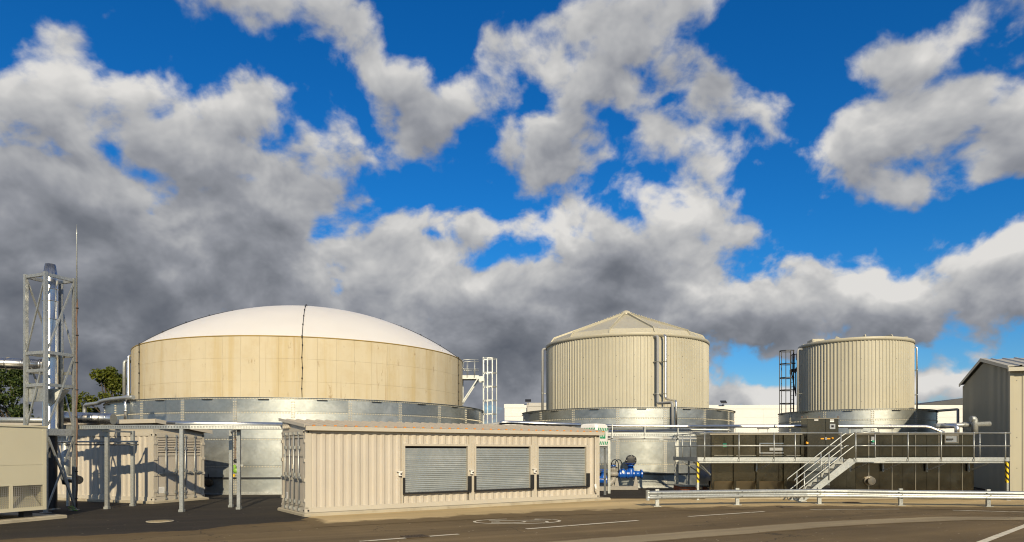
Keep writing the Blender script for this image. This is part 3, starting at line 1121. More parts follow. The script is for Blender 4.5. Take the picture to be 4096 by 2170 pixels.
# cone-roofed tank
pipe('drop_pipe', 'dark grey plastic pipe down the front of the cone-roofed tank', [(px(2616, 38.3), 38.55, 8.42), (px(2631, 38.1), 38.1, 8.42), (px(2631, 38.1), 38.1, 4.66), (px(2690, 36.8), 36.8, 4.62), (px(2690, 36.8), 36.8, 2.9)], 0.078, 'grey_plastic',
     brackets=[((px(2631, 38.1), 38.1, 7.0), (px(2614, 38.1), 38.5, 7.0)), ((px(2631, 38.1), 38.1, 5.2), (px(2614, 38.1), 38.5, 5.2))], collars=[((px(2616, 38.4), 38.5, 8.42), (px(2620, 38.3), 38.4, 8.42))])
pipe('drop_pipe', 'shiny foil-clad pipe down the front of the cone-roofed tank', [(px(2648, 38.3), 38.5, 8.46), (px(2661.5, 38.1), 38.05, 8.46), (px(2661.5, 38.1), 38.05, 4.9), (px(2704.5, 36.75), 36.75, 4.7), (px(2704.5, 36.7), 36.7, 2.9)], 0.062, 'pipe_foil',
     brackets=[((px(2661.5, 38.1), 38.05, 7.0), (px(2643, 38.1), 38.5, 7.0)), ((px(2661.5, 38.1), 38.05, 5.2), (px(2643, 38.1), 38.5, 5.2))])
pipe('drop_pipe', 'grey plastic pipe down the left edge of the cone-roofed tank', [(px(2192, 43.2), 43.2, 8.46), (px(2170, 43.2), 43.2, 8.46), (px(2170, 43.2), 43.2, 4.0)], 0.078, 'grey_plastic',
     brackets=[((px(2170, 43.2), 43.2, 5.65), (px(2194, 43.2), 43.3, 5.65))], collars=[((px(2184, 43.2), 43.2, 8.46), (px(2187, 43.2), 43.2, 8.46))])
# flat-topped tank
pipe('drop_pipe', 'grey pipe down the left edge of the flat-topped tank', [(px(3212, 42.6), 42.7, 8.36), (px(3191, 42.6), 42.6, 8.36), (px(3191, 42.6), 42.6, 4.0)], 0.06, 'grey_plastic',
     brackets=[((px(3191, 42.6), 42.6, 5.6), (px(3216, 42.6), 42.9, 5.6))], collars=[((px(3203, 42.6), 42.66, 8.36), (px(3207, 42.6), 42.68, 8.36))])
pipe('drop_pipe', 'bright slim pipe down the right edge of the flat-topped tank', [(24.2, 41.5, 8.32), (24.5, 41.3, 8.32), (24.5, 41.3, 4.0)], 0.05, 'pipe_foil',
     brackets=[((24.5, 41.3, 6.9), (24.3, 41.6, 6.9)), ((24.5, 41.3, 5.4), (24.3, 41.6, 5.4))])
pipe('overflow_pipe', 'grey pipe bridging from the small ring wall down to the ground', [(px(3722, 40), 40.6, 4.33), (px(3832, 38.6), 38.6, 4.36), (px(3832, 38.6), 38.6, 0.1)], 0.07, 'grey_plastic', bend=0.08)

# ------------------------------------------------------------------ containers
def corr(mb, x0, x1, z0, z1, y=0.0, period=0.285, d=0.034, phase=0.0):
    """trapezoidal corrugated wall in the plane y, ribs recessed towards +y"""
    pts = [(x0, 0)]
    k = math.floor((x0 - phase) / period) - 1
    cand = []
    while phase + k * period < x1 + period:
        b = phase + k * period
        cand += [(b, 0), (b + 0.30 * period, 0), (b + 0.5 * period, d), (b + 0.80 * period, d)]
        k += 1
    pts = [p for p in cand if x0 < p[0] < x1]

    def at(x):
        for (a, b) in zip(cand, cand[1:]):
            if a[0] <= x <= b[0]:
                t = (x - a[0]) / (b[0] - a[0])
                return a[1] + (b[1] - a[1]) * t
        return 0
    pts = [(x0, at(x0))] + pts + [(x1, at(x1))]
    m = len(pts)
    mb.add([(x, y + q, z0) for x, q in pts] + [(x, y + q, z1) for x, q in pts], [(i, i + 1, m + i + 1, m + i) for i in range(m - 1)])
    mb.add([(x, y + q, z1) for x, q in pts] + [(x, y + d + 0.02, z1) for x, q in pts], [(i, i + 1, m + i + 1, m + i) for i in range(m - 1)])


def door_end(th, W, H, mir, louvre, z_lab):
    """pair of steel doors with locking bars on the plane x = 0 (outside is -x)"""
    bp, bt = MATS['beige_paint'], MATS['beige_trim']
    for i, (y0, y1) in enumerate(((0.14, W / 2 - 0.012), (W / 2 + 0.012, W - 0.14))):
        leaf = MB()
        leaf.box(0.035, y0, 0.17, 0.075, y1, H - 0.16)
        dr = leaf.build('door', bp, th, mirror=mir)
        f = MB()
        f.box(0.0, y0, 0.17, 0.034, y0 + 0.06, H - 0.16).box(0.0, y1 - 0.06, 0.17, 0.034, y1, H - 0.16)
        f.box(0.001, y0 + 0.06, 0.17, 0.034, y1 - 0.06, 0.25).box(0.001, y0 + 0.06, H - 0.24, 0.034, y1 - 0.06, H - 0.16)
        for z in (0.95, 1.72):
            f.box(0.002, y0 + 0.06, z, 0.034, y1 - 0.06, z + 0.075)
        f.build('door_frame', bt, dr, mirror=mir)
        if louvre:
            for k in range(9):
                z = 1.86 + k * 0.065
                lo = MB()
                lo.prism([(0.033, y0 + 0.07, z), (-0.012, y0 + 0.07, z - 0.002), (-0.012, y0 + 0.07, z + 0.004), (0.033, y0 + 0.07, z + 0.045)], (0, y1 - y0 - 0.14, 0))
                lo.build('louvre_blade', MATS['beige_paint'], dr, mirror=mir)
        for y in (y0 + (y1 - y0) * 0.36, y0 + (y1 - y0) * 0.80) if i == 0 else (y0 + (y1 - y0) * 0.20, y0 + (y1 - y0) * 0.64):
            b = MB()
            b.tube([(-0.045, y, 0.06), (-0.045, y, H - 0.05)], 0.020, 8)
            for z in (0.30, 1.15, 2.0):
                b.box(-0.062, y - 0.05, z - 0.05, 0.0, y + 0.05, z + 0.05)
            for z in (0.06, H - 0.10):
                b.box(-0.07, y - 0.045, z - 0.03, -0.002, y + 0.045, z + 0.05)
            lb = b.build('locking_bar', MATS['galv_bright'], dr, mirror=mir)
            h = MB()
            s = -1 if y < W / 2 else 1
            h.bar((-0.075, y, 1.06), (-0.075, y + s * 0.33, 1.045), 0.03, 0.035)
            h.box(-0.085, y + s * 0.22 - .04, 1.02, -0.04, y + s * 0.22 + .04, 1.10)
            h.build('bar_handle', MATS['galv_steel'], dr, mirror=mir)
        for z in (0.32, 0.95, 1.55, 2.15):
            yy = 0.07 if i == 0 else W - 0.07
            MB().box(-0.03, yy - 0.07, z, 0.0, yy + 0.085, z + 0.10).build('hinge', bt, dr, mirror=mir)
        if i == (0 if louvre else 1):
            yl = y0 + 0.25 if louvre else y1 - 0.30
            lb = MB().box(0.028, yl - 0.13, z_lab, 0.033, yl + 0.13, z_lab + 0.24).build('document_plate', MATS['sign_white'], dr, mirror=mir)
            tx = MB()
            for k in range(5):
                tx.box(0.0265, yl - 0.11, z_lab + 0.035 + k * 0.038, 0.0275, yl + 0.11 - 0.05 * (k % 2), z_lab + 0.045 + k * 0.038)
            tx.build('plate_text', MATS['grey_plastic'], lb, mirror=mir)['kind'] = 'stuff'
    # keeper between the doors
    MB().box(-0.05, W / 2 - 0.06, 1.32, 0.0, W / 2 + 0.06, 1.47).build('door_keeper', bt, th, mirror=mir)
    MB().box(-0.02, 0.0, 0.0, 0.10, W, 0.155).build('sill_rail', bt, th, mirror=mir)
    MB().box(-0.02, 0.13, H - 0.15, 0.10, W - 0.13, H).build('header_rail', bt, th, mirror=mir)


def container_shell(th, L, W, H, mir, post=0.2):
    bt = MATS['beige_trim']
    for (x, y) in ((0, 0), (0, W - 0.12), (L - post, 0), (L - post, W - 0.12)):
        pw = post if x else 0.20
        MB().box(x, y, 0.11, x + pw, y + 0.12, H - 0.11).build('corner_post', bt, th, mirror=mir)
    for x in (0, L - 0.19):
        for y in (0, W - 0.17):
            for z in (0, H - 0.12):
                c = MB().cbox(x - 0.006, y - 0.006, z, x + 0.19, y + 0.176, z + 0.12, 0.008).build('corner_casting', bt, th, mirror=mir)
                yy = y - 0.008 if y == 0 else y + 0.178
                MB().tube([(x + 0.095, yy, z + 0.035), (x + 0.095, yy, z + 0.085)], 0.026, 8).build('casting_slot', MATS['hole_dark'], c, mirror=mir)
                xx = x - 0.008 if x == 0 else x + 0.192
                MB().tube([(xx, y + 0.085, z + 0.035), (xx, y + 0.085, z + 0.085)], 0.026, 8).build('casting_slot', MATS['hole_dark'], c, mirror=mir)
    MB().box(0.19, -0.004, 0.0, L - 0.19, 0.09, 0.145).build('bottom_rail', bt, th, mirror=mir)
    MB().box(0.19, W - 0.09, 0.0, L - 0.19, W, 0.145).build('bottom_rail', bt, th, mirror=mir)
    MB().box(0.20, -0.002, H - 0.10, L - post, 0.08, H).build('top_rail', bt, th, mirror=mir)
    MB().box(0.20, W - 0.08, H - 0.10, L - post, W, H).build('top_rail', bt, th, mirror=mir)
    MB().box(0.1, 0.09, 0.10, L - 0.02, W - 0.09, 0.16).build('floor_pan', MATS['dark_steel'], th, mirror=mir)
    MB().box(0.1, 0.06, H - 0.05, L - 0.02, W - 0.06, H - 0.02).build('ceiling_pan', bt, th, mirror=mir)
    b = MB()
    corr(b, 0.2, L - post, 0.145, H - 0.10, W - 0.05)
    b.build('corrugated_wall', MATS['beige_paint'], th, mirror=mir)
    MB().box(L - 0.06, 0.12, 0.11, L - 0.02, W - 0.12, H - 0.05).build('end_wall', MATS['beige_paint'], th, mirror=mir)


def workshop_container():
    L, W, H = 12.05, 2.44, 2.54
    zb = 0.11
    ox, oy, rz = -6.33, 20.9, math.atan2(.571, .821)
    th = thing('workshop_container', 'long beige corrugated shipping container with three grey roller shutters', 'container', (ox, oy, zb), rz)
    container_shell(th, L, W, H, False)
    door_end(th, W, H, False, False, 0.30)
    bp, bt = MATS['beige_paint'], MATS['beige_trim']
    ops = [(3.36, 5.80), (6.15, 8.56), (8.94, 11.34)]
    zo, zt = 0.50, 2.06
    # corrugated wall fields left, above and below the openings
    fields = [(0.20, 3.25, 0.145, H - 0.10)]
    edges = [3.25, 6.0, 8.75, 11.42]
    for (a, b) in ops:
        fields += [(a - 0.06, b + 0.06, zt + 0.07, H - 0.10), (a - 0.02, b + 0.02, 0.145, zo - 0.05)]
    fields.append((11.46, L - 0.2, 0.145, H - 0.10))
    for (a, b, z0, z1) in fields:
        mb = MB()
        corr(mb, a, b, z0, z1, 0.018, phase=0.25)
        mb.build('corrugated_wall', bp, th)
    # flat mullions between the openings
    for (a, b) in ((3.25, 3.30), (5.80 + .065, 6.15 - .065), (8.56 + .065, 8.94 - .065), (11.34 + .065, 11.46)):
        mb = MB().box(a, 0.004, 0.145, b, 0.07, H - 0.10)
        if b - a > .15:
            mb.box((a + b) / 2 - 0.015, -0.006, 0.145, (a + b) / 2 + 0.015, 0.003, H - 0.10)
        mb.build('mullion', bt, th)
    for i, (a, b) in enumerate(ops):
        fr = MB()
        fr.box(a - 0.06, -0.008, zo - 0.05, a, 0.12, zt + 0.07).box(b, -0.008, zo - 0.05, b + 0.06, 0.12, zt + 0.07)
        fr.box(a, -0.0075, zt, b, 0.12, zt + 0.068)
        sh_ = fr.build('shutter_frame', bt, th)
        MB().box(a, 0.115, zo - 0.05, b, 0.125, zt).build('dark_backing', MATS['hole_dark'], sh_)
        n = 22
        ph = (zt - 0.075 - zo) / n
        sl = MB()
        w = b - a - 0.02
        prof = [(0.085, 0.002), (0.072, 0.010), (0.069, ph * 0.5), (0.072, ph - 0.008), (0.085, ph - 0.002)]
        vs_ = [(-w / 2, y, z) for y, z in prof] + [(w / 2, y, z) for y, z in prof]
        sl.add(vs_, [(k, k + 5, k + 6, k + 1) for k in range(4)])
        me, _ = sl.mesh('shutter_slat', MATS['shutter_zinc'], center=False)
        F = WM[th.name]
        for k in range(n):
            inst('shutter_slat', me, sh_, F @ Matrix.Translation(((a + b) / 2, random.uniform(-.0015, .0015), zo + k * ph)))
        MB().box(a + 0.01, 0.055, zo - 0.001, b - 0.01, 0.10, zo + 0.05).build('bottom_bar', MATS['galv_steel'], sh_)
        # black rubber ledge and side cheeks at the bottom of the opening
        MB().box(a - 0.09, -0.10, zo - 0.06, b + 0.10, -0.009, zo - 0.005).build('rubber_sill', MATS['black_rubber'], sh_)
        MB().box(a - 0.09, -0.05, zo - 0.004, a - 0.015, -0.009, zo + 0.50).build('rubber_cheek', MATS['black_rubber'], sh_)
        MB().box(b - 0.01, -0.11, zo - 0.004, b + 0.10, -0.009, zo + 0.50).build('rubber_cheek', MATS['black_rubber'], sh_)
        lk = MB()
        x = a - 0.21
        lk.cbox(x - 0.05, -0.10, 1.07, x + 0.05, -0.001, 1.19, 0.01)
        lk.box(x - 0.10, -0.12, 1.20, x + 0.06, -0.001, 1.22)
        k_ = lk.build('shutter_lock', MATS['sign_white'], sh_)
        MB().tube([(x + .01, -0.125, 1.13), (x + .01, -0.101, 1.13)], 0.028, 10).build('lock_barrel', MATS['dark_steel'], sh_)
    # mono-pitch roof: low at the front, high at the back
    y0, y1 = -0.16, W + 0.10
    zf, zk = 2.66, 2.95

    def zr(y):
        return zf + (zk - zf) * (y - y0) / (y1 - y0)
    xs0, xs1 = -0.06, L + 0.12
    ns = 12
    sw = (xs1 - xs0) / ns
    p = sw / 3
    sm = MB()
    prof = []
    for k in range(3):
        prof += [((k) * p, 0), (k * p + p * 0.62, 0), (k * p + p * 0.72, 0.036), (k * p + p * 0.90, 0.036)]
    prof.append((sw, 0))
    m = len(prof)
    sm.add([(x, y0, zr(y0) + q) for x, q in prof] + [(x, y1, zr(y1) + q) for x, q in prof], [(i, i + 1, m + i + 1, m + i) for i in range(m - 1)])
    sm.add([(x, y0, zr(y0) + q - 0.004) for x, q in prof] + [(x, y1, zr(y1) + q - 0.004) for x, q in prof], [(i + 1, i, m + i, m + i + 1) for i in range(m - 1)])
    me, _ = sm.mesh('roof_sheet', MATS['beige_roof'], center=False)
    fm = MB()
    fm.prism([(p * 0.66, 0, 0), (p * 0.96, 0, 0), (p * 0.90, 0, 0.032), (p * 0.72, 0, 0.032)], (0, 0.06, 0))
    fme, _ = fm.mesh('foam_filler', MATS['orange_foam'], center=False)
    F = WM[th.name]
    for i in range(ns):
        s_ = inst('roof_sheet', me, th, F @ Matrix.Translation((xs0 + i * sw, 0, 0.002 * (i % 2))))
        for k in range(3):
            inst('foam_filler', fme, s_, F @ Matrix.Translation((xs0 + i * sw + k * p, y0 - 0.012, zf + 0.002)))
    sc = MB()
    for i in range(ns * 3):
        for t in (0.1, 0.37, 0.63, 0.9):
            y = y0 + (y1 - y0) * t
            x = xs0 + i * p + p * 0.3
            sc.box(x - .012, y - .012, zr(y), x + .012, y + .012, zr(y) + 0.012)
    sc.build('roof_screws', MATS['galv_bright'], th)['kind'] = 'stuff'
    MB().box(xs0 + 0.02, y0 - 0.012, zf - 0.135, xs1, y0 + 0.006, zf - 0.004).build('eave_fascia', bt, th)
    MB().box(xs0 + 0.02, y0 + 0.007, zf - 0.135, xs1, 0.0, zf - 0.125).build('soffit_strip', bt, th)
    for x in (xs0 - 0.02, xs1 + 0.001):
        MB().prism([(x, y0 - 0.014, zf - 0.05), (x, y1, zk - 0.05), (x, y1, zk + 0.05), (x, y0 - 0.014, zf + 0.05)], (0.02, 0, 0)).build('verge_flashing', bt, th)
    MB().prism([(0.02, 0.0, H), (0.02, W, H), (0.02, W, zr(W) - 0.02), (0.02, 0.0, zr(0) - 0.02)], (0.04, 0, 0)).build('gable_infill', bt, th)
    MB().prism([(L - 0.06, 0.0, H), (L - 0.06, W, H), (L - 0.06, W, zr(W) - 0.02), (L - 0.06, 0.0, zr(0) - 0.02)], (0.04, 0, 0)).build('gable_infill', bt, th)
    MB().box(0.02, W - 0.05, H, L, W, zk - 0.04).build('rear_infill', bt, th)
    for k in range(3):
        y = W - 0.32 - k * 0.22
        v = MB().lathe([(0.085, 0.0), (0.085, -0.07), (0.07, -0.07), (0.07, 0.018)], 14, (0.02, y, 2.70), axis='X').build('vent_spigot', bt, th)
        MB().lathe([(0.069, -0.02), (0.002, -0.02)], 14, (0.02, y, 2.70), axis='X').build('vent_bore', MATS['hole_dark'], v)
    # downpipe at the right end
    d = MB().tube([(L - 0.26, -0.03, 2.5), (L - 0.26, -0.03, 0.32), (L - 0.24, -0.10, 0.18)], 0.03, 10).build('downpipe', bt, th)
    MB().tube([(L - 0.262, -0.03, 0.55), (L - 0.25, -0.06, 0.33)], 0.045, 10).build('downpipe_shoe', MATS['sign_white'], d)
    return th


workshop_container()

m_ = MB()
m_.cbox(-0.10, -0.26, 0, 12.45, 2.62, 0.105, 0.03)
sl_ = bpy.data.objects.new('concrete_slab', m_.mesh('concrete_slab', MATS['slab_concrete'], center=False)[0])
place(sl_, None, frame(-6.33, 20.9, 0.0, math.atan2(.571, .821)))
tag(sl_, kind='structure')


def plant_container():
    L, W, H = 12.0, 2.44, 2.58
    ox, oy = -13.6, 25.9
    rz = math.atan2(-.37, .93)
    th = thing('plant_container', 'beige corrugated container with louvred doors behind the galvanised cable tray', 'container', (ox, oy, 0.1), rz)
    container_shell(th, L, W, H, True)
    door_end(th, W, H, True, True, 0.28)
    mb = MB()
    corr(mb, 0.2, L - 0.2, 0.145, H - 0.10, 0.018, phase=0.22)
    mb.build('corrugated_wall', MATS['beige_paint'], th, mirror=True)
    # roof, high over the long side facing the road
    zf, zk = 3.10, 2.74
    MB().prism([(-0.25, -0.12, zf - 0.1), (-0.25, W + 0.15, zk - 0.1), (-0.25, W + 0.15, zk), (-0.25, -0.12, zf)], (L + 0.4, 0, 0)).build('roof_deck', MATS['beige_roof'], th, mirror=True)
    MB().box(-0.27, -0.14, zf - 0.14, L + 0.1, -0.121, zf + 0.015).build('eave_fascia', MATS['beige_trim'], th, mirror=True)
    MB().prism([(-0.27, -0.14, zf - 0.13), (-0.27, W + 0.17, zk - 0.13), (-0.27, W + 0.17, zk + 0.02), (-0.27, -0.14, zf + 0.02)], (0.018, 0, 0)).build('verge_flashing', MATS['beige_trim'], th, mirror=True)
    MB().prism([(0.03, 0.0, H), (0.03, W, H), (0.03, W, zk - 0.1), (0.03, 0, zf - 0.13)], (0.04, 0, 0)).build('gable_infill', MATS['beige_trim'], th, mirror=True)
    MB().box(0.05, 0.01, H, L, 0.04, zf - 0.12).build('front_infill', MATS['beige_trim'], th, mirror=True)
    return th


plant_container()
m_ = MB()
m_.cbox(-12.3, -0.12, 0, 0.12, 2.6, 0.098, 0.02)
sl_ = bpy.data.objects.new('concrete_slab', m_.mesh('concrete_slab', MATS['slab_concrete'], center=False)[0])
place(sl_, None, frame(-13.6, 25.9, 0.0, math.atan2(-.37, .93)))
tag(sl_, kind='structure')

# ------------------------------------------------------------------ buildings behind
def panel_wall(th, x0, x1, z0, z1, y, cols, rows, mat, depth=0.05):
    w, h = (x1 - x0) / cols, (z1 - z0) / rows
    me, _ = MB().box(0.008, 0, 0.006, w - 0.008, depth, h - 0.006).mesh('wall_panel', MATS[mat], center=False)
    for i in range(cols):
        for k in range(rows):
            inst('wall_panel', me, th, frame(x0 + i * w, y, z0 + k * h))


def warehouse(label, x0, x1, y0, y1, h, mat, cols, rows, cope):
    th = thing('warehouse', label, 'building', ((x0 + x1) / 2, y0, 0))
    panel_wall(th, x0, x1, 0.0, h - 0.45, y0, cols, rows, mat)
    MB().box(x0, y0 + 0.06, 0, x1, y1, h - 0.3).build('wall_core', MATS[mat], th, local=False)
    MB().box(x0 - 0.05, y0 - 0.06, h - 0.45, x1 + 0.05, y0 + 0.3, h).build('parapet_coping', MATS[cope], th, local=False)
    MB().box(x0 + 0.1, y0 + 0.31, h - 0.3, x1 - 0.1, y1, h - 0.12).build('roof', MATS['pale_grey_panel'], th, local=False)
    return th


warehouse('white panelled warehouse block between the domed tank and the cone-roofed tank', px(2018, 80), px(2105, 80), 80, 96, pz(1617, 80), 'white_panel', 1, 7, 'white_panel')
warehouse('grey panelled warehouse wall showing left of the cone-roofed tank', px(2109, 86), 16, 86, 100, pz(1612, 86), 'pale_grey_panel', 4, 7, 'pale_grey_panel')
warehouse('long white panelled warehouse behind the two ribbed tanks', 18, 58, 80, 110, pz(1621, 80), 'white_panel', 7, 7, 'white_panel')
th = thing('far_shed', 'dark low-pitched roof rising behind the long white warehouse', 'building', (80, 130, 0))
MB().box(px(3640, 130), 130, 0, px(4120, 130), 160, pz(1619, 130)).build('wall', MATS['pale_grey_panel'], th, local=False)
x0, x1, x2 = px(3660, 130), px(3858, 130), px(4150, 130)
zz = pz(1621, 130)
MB().prism([(x0, 129, zz), (x2, 129, zz), (x2, 129, pz(1560, 130)), (x1, 129, pz(1592, 130))], (0, 36, 0)).build('roof', MATS['dark_roof'], th, local=False)


def flood(label, x, y, z):
    th = thing('floodlight', label, 'floodlight', (x, y, z))
    MB().bar((0, 0.1, 0), (0, -0.3, 0.25), 0.08, 0.08).build('bracket_arm', MATS['dark_steel'], th)
    MB().prism([(-0.34, -0.62, 0.30), (0.34, -0.62, 0.30), (0.34, -0.24, 0.52), (-0.34, -0.24, 0.52)], (0, 0.08, 0.14)).build('lamp_head', MATS['dark_steel'], th)


flood('small dark floodlight on the parapet of the long white warehouse', px(2890, 79.9), 79.9, pz(1626, 80))
flood('small dark floodlight on the corner of the white warehouse block', px(2112, 79.9), 79.9, pz(1621, 80))


def shed():
    N = Vector((22.85, 31.25))
    th = thing('clad_shed', 'ribbed metal shed with pitched roof at the right edge', 'building', (N.x, N.y, 0), math.atan2(-.37, .93))
    D, L, ze, za = 8.8, 14.0, 5.78, 6.62          # local x along the front wall, y along the gable
    cm = MATS['shed_clad']
    # gable wall at x = 0 in sheets of 1 m
    ns = 9
    w = D / ns
    for i in range(ns):
        mb = MB()
        pts = []
        for k in range(5):
            for (t, d) in ((0, 0), (0.48, 0), (0.56, -0.07), (0.92, -0.07)):
                pts.append((i * w + (k + t) / 5 * w, d))
        pts.append(((i + 1) * w, 0))

        def top(y):
            return ze + (za - ze) * (1 - abs(y - D / 2) / (D / 2)) - 0.05
        m = len(pts)
        mb.add([(d, y, 0.05) for y, d in pts] + [(d, y, top(y)) for y, d in pts], [(k + 1, k, m + k, m + k + 1) for k in range(m - 1)])
        mb.build('cladding_sheet', cm, th)
    for i in range(14):
        mb = MB()
        pts = []
        for k in range(2):
            for (t, d) in ((0, 0), (0.80, 0), (0.86, -0.035), (0.95, -0.035)):
                pts.append((i + (k + t) / 2, d))
        pts.append((i + 1, 0))
        m = len(pts)
        mb.add([(x, d, 0.05) for x, d in pts] + [(x, d, ze) for x, d in pts], [(k, k + 1, m + k + 1, m + k) for k in range(m - 1)])
        mb.build('cladding_sheet', cm, th)
    MB().box(0.05, 0.05, 0, L, D, ze - 0.05).build('inner_shell', MATS['dark_steel'], th)
    MB().box(-0.06, -0.06, 0.0, 0.10, 0.10, ze).build('corner_flashing', MATS['shed_clad'], th)
    sl = (za - ze) / (D / 2)
    for s in (0, 1):
        for i in range(14):
            mb = MB()
            pts = []
            for k in range(2):
                for (t, d) in ((0, 0), (0.7, 0), (0.78, 0.05), (0.92, 0.05)):
                    pts.append((i - 0.12 + (k + t) / 2, d))
            pts.append((i + 0.88, 0))
            m = len(pts)
            ya, yb = (-0.25, D / 2) if s == 0 else (D + 0.25, D / 2)
            za_ = ze - 0.25 * sl + 0.12
            mb.add([(x, ya, za_ + d) for x, d in pts] + [(x, yb, za + 0.12 + d) for x, d in pts], [(k, k + 1, m + k + 1, m + k) for k in range(m - 1)])
            mb.build('roof_sheet', MATS['shed_trim'], th)
        ya, yb = (-0.28, D / 2) if s == 0 else (D + 0.28, D / 2)
        MB().prism([(-0.20, ya, ze - 0.25 * sl + 0.0), (-0.20, yb, za + 0.02), (-0.20, yb, za + 0.19), (-0.20, ya, ze - 0.25 * sl + 0.16)], (0.03, 0, 0)).build('verge_trim', MATS['shed_trim'], th)
        MB().prism([(-0.169, ya, ze - 0.25 * sl + 0.11), (-0.169, yb, za + 0.14), (-0.169, yb, za + 0.19), (-0.169, ya, ze - 0.25 * sl + 0.16)], (0.22, 0, 0)).build('verge_cap', MATS['shed_trim'], th)
    g = MB().box(-0.20, -0.40, ze - 0.16, L, -0.25, ze + 0.02).build('gutter', MATS['shed_trim'], th)
    MB().box(-0.19, -0.39, ze + 0.021, L, -0.26, ze + 0.028).build('gutter_channel', MATS['dark_steel'], g)
    sc = MB()
    for i in range(9):
        for z in (1.2, 2.6, 3.9, 4.9):
            sc.box(-0.045, i * w + 0.12, z, -0.034, i * w + 0.15, z + 0.03)
    for i in range(28):
        for z in (1.2, 2.6, 3.9, 5.2):
            sc.box(i * 0.5 + 0.2, -0.010, z, i * 0.5 + 0.23, -0.0005, z + 0.03)
    sc.build('fixing_screws', MATS['dark_steel'], th)['kind'] = 'stuff'


shed()

# ------------------------------------------------------------------ stainless treatment tanks
YF = 28.62


def steel_tank(label, x0, x1, depth, ztop, zt, cols, hatch):
    """rectangular stainless tank; below zt the front slopes inwards like a hopper"""
    th = thing('stainless_tank', label, 'tank', ((x0 + x1) / 2, YF, 0.1))
    sd = MATS['stainless_dark']
    y0, y1 = YF, YF + depth
    w = (x1 - x0) / cols
    for i in range(cols):
        MB().box(x0 + i * w + 0.006, y0, zt + 0.005, x0 + (i + 1) * w - 0.006, y0 + 0.012, ztop - 0.06).build('front_panel', sd, th, local=False)
        if zt > 0.3:
            MB().prism([(x0 + i * w + 0.006, y0 + 0.01, zt), (x0 + (i + 1) * w - 0.006, y0 + 0.01, zt), (x0 + (i + 1) * w - 0.006, y0 + 0.38, 0.14), (x0 + i * w + 0.006, y0 + 0.38, 0.14)], (0, 0.012, 0.0)).build('hopper_panel', MATS['stainless_ledge'], th, local=False)
    for k, (ya, yb) in enumerate(((y0 + 0.02, y0 + depth / 3), (y0 + depth / 3, y0 + 2 * depth / 3), (y0 + 2 * depth / 3, y1))):
        for x in (x0, x1 - 0.012):
            MB().box(x, ya + 0.004, zt + 0.005 if zt > 0.3 else 0.15, x + 0.012, yb - 0.004, ztop - 0.06).build('side_panel', sd, th, local=False)
    MB().box(x0 + 0.03, y0 + (0.42 if zt > .3 else 0.03), 0.1, x1 - 0.03, y1 - 0.02, zt + 0.02).build('hopper_core', sd, th, local=False)
    MB().box(x0 + 0.02, y0 + 0.02, zt, x1 - 0.02, y1 - 0.01, ztop - 0.07).build('inner_shell', sd, th, local=False)
    MB().box(x0 - 0.04, y0 - 0.04, ztop - 0.06, x1 + 0.04, y1 + 0.04, ztop).build('top_flange', MATS['stainless_ledge'], th, local=False)
    return th


t1 = steel_tank('open stainless hopper tank behind the walkway, left of the control cabinet', 8.33, 12.12, 2.2, 2.74, 0.74, 4, False)
for u in (2850, 2938, 3029, 3138, 3207):
    x = px(u, YF)
    MB().box(x - 0.055, YF - 0.075, 0.12, x + 0.055, YF - 0.001, 2.66).build('stiffener', MATS['stainless_dark'], t1, local=False)
for (a, b, z) in ((8.45, 12.1, 2.21), (8.45, 12.1, 1.78)):
    MB().box(a, YF - 0.045, z, b, YF - 0.002, z + 0.05).build('stiffener_rail', MATS['stainless_ledge'], t1, local=False)
x0, x1 = px(3036, YF), px(3136, YF)
hf = MB()
hf.box(x0, YF - 0.05, 1.90, x1, YF - 0.01, 1.94).box(x0, YF - 0.05, 2.30, x1, YF - 0.01, 2.34).box(x0, YF - 0.05, 1.94, x0 + .04, YF - 0.01, 2.30).box(x1 - .04, YF - 0.05, 1.94, x1, YF - 0.01, 2.30)
h_ = hf.build('sluice_frame', MATS['stainless_bright'], t1, local=False)
MB().box(x0 + 0.42, YF - 0.06, 2.02, x1 - 0.06, YF - 0.02, 2.14).build('sluice_plate', MATS['stainless_bright'], h_, local=False)
MB().box(px(2891, YF), YF - 0.02, 2.17, px(2906, YF), YF - 0.004, 2.33).build('warning_sign', MATS['lime_button'], t1, local=False)
MB().lathe([(0.10, 0), (0.10, -0.14), (0.16, -0.14), (0.16, -0.2), (0.12, -0.2), (0.12, -0.24), (0.002, -0.24)], 18, (px(2806, 29.6), 29.6, pz(1954, 29.6)), axis='X').build('side_nozzle', MATS['stainless_bright'], t1, local=False)

t2 = steel_tank('long closed stainless tank right of the stairs with a flanged round nozzle', 14.40, 19.36, 2.3, 2.75, 0.16, 5, True)
for i in range(5):
    x = 14.95 + i * 0.98
    MB().box(x - 0.02, YF - 0.016, 0.2, x + 0.02, YF - 0.001, 2.66).build('seam_cover', MATS['stainless_ledge'], t2, local=False)
xc, zc_ = px(3480, YF - 0.05), pz(1924, YF)
fl = MB().lathe([(0.22, 0.0), (0.21, -0.012), (0.13, -0.02), (0.11, -0.16), (0.165, -0.16), (0.165, -0.21), (0.002, -0.215)], 28, (xc, YF - 0.001, zc_), axis='Y', smooth=False).build('flanged_nozzle', MATS['nozzle_steel'], t2, local=False)
fb = MB()
for k in range(8):
    a = k * math.pi / 4
    fb.tube([(xc + .14 * math.cos(a), YF - 0.235, zc_ + .14 * math.sin(a)), (xc + .14 * math.cos(a), YF - 0.21, zc_ + .14 * math.sin(a))], 0.016, 6)
fb.build('nozzle_bolts', MATS['stainless_ledge'], fl, local=False)['kind'] = 'stuff'
x0, x1 = px(3776, YF), px(3832, YF)
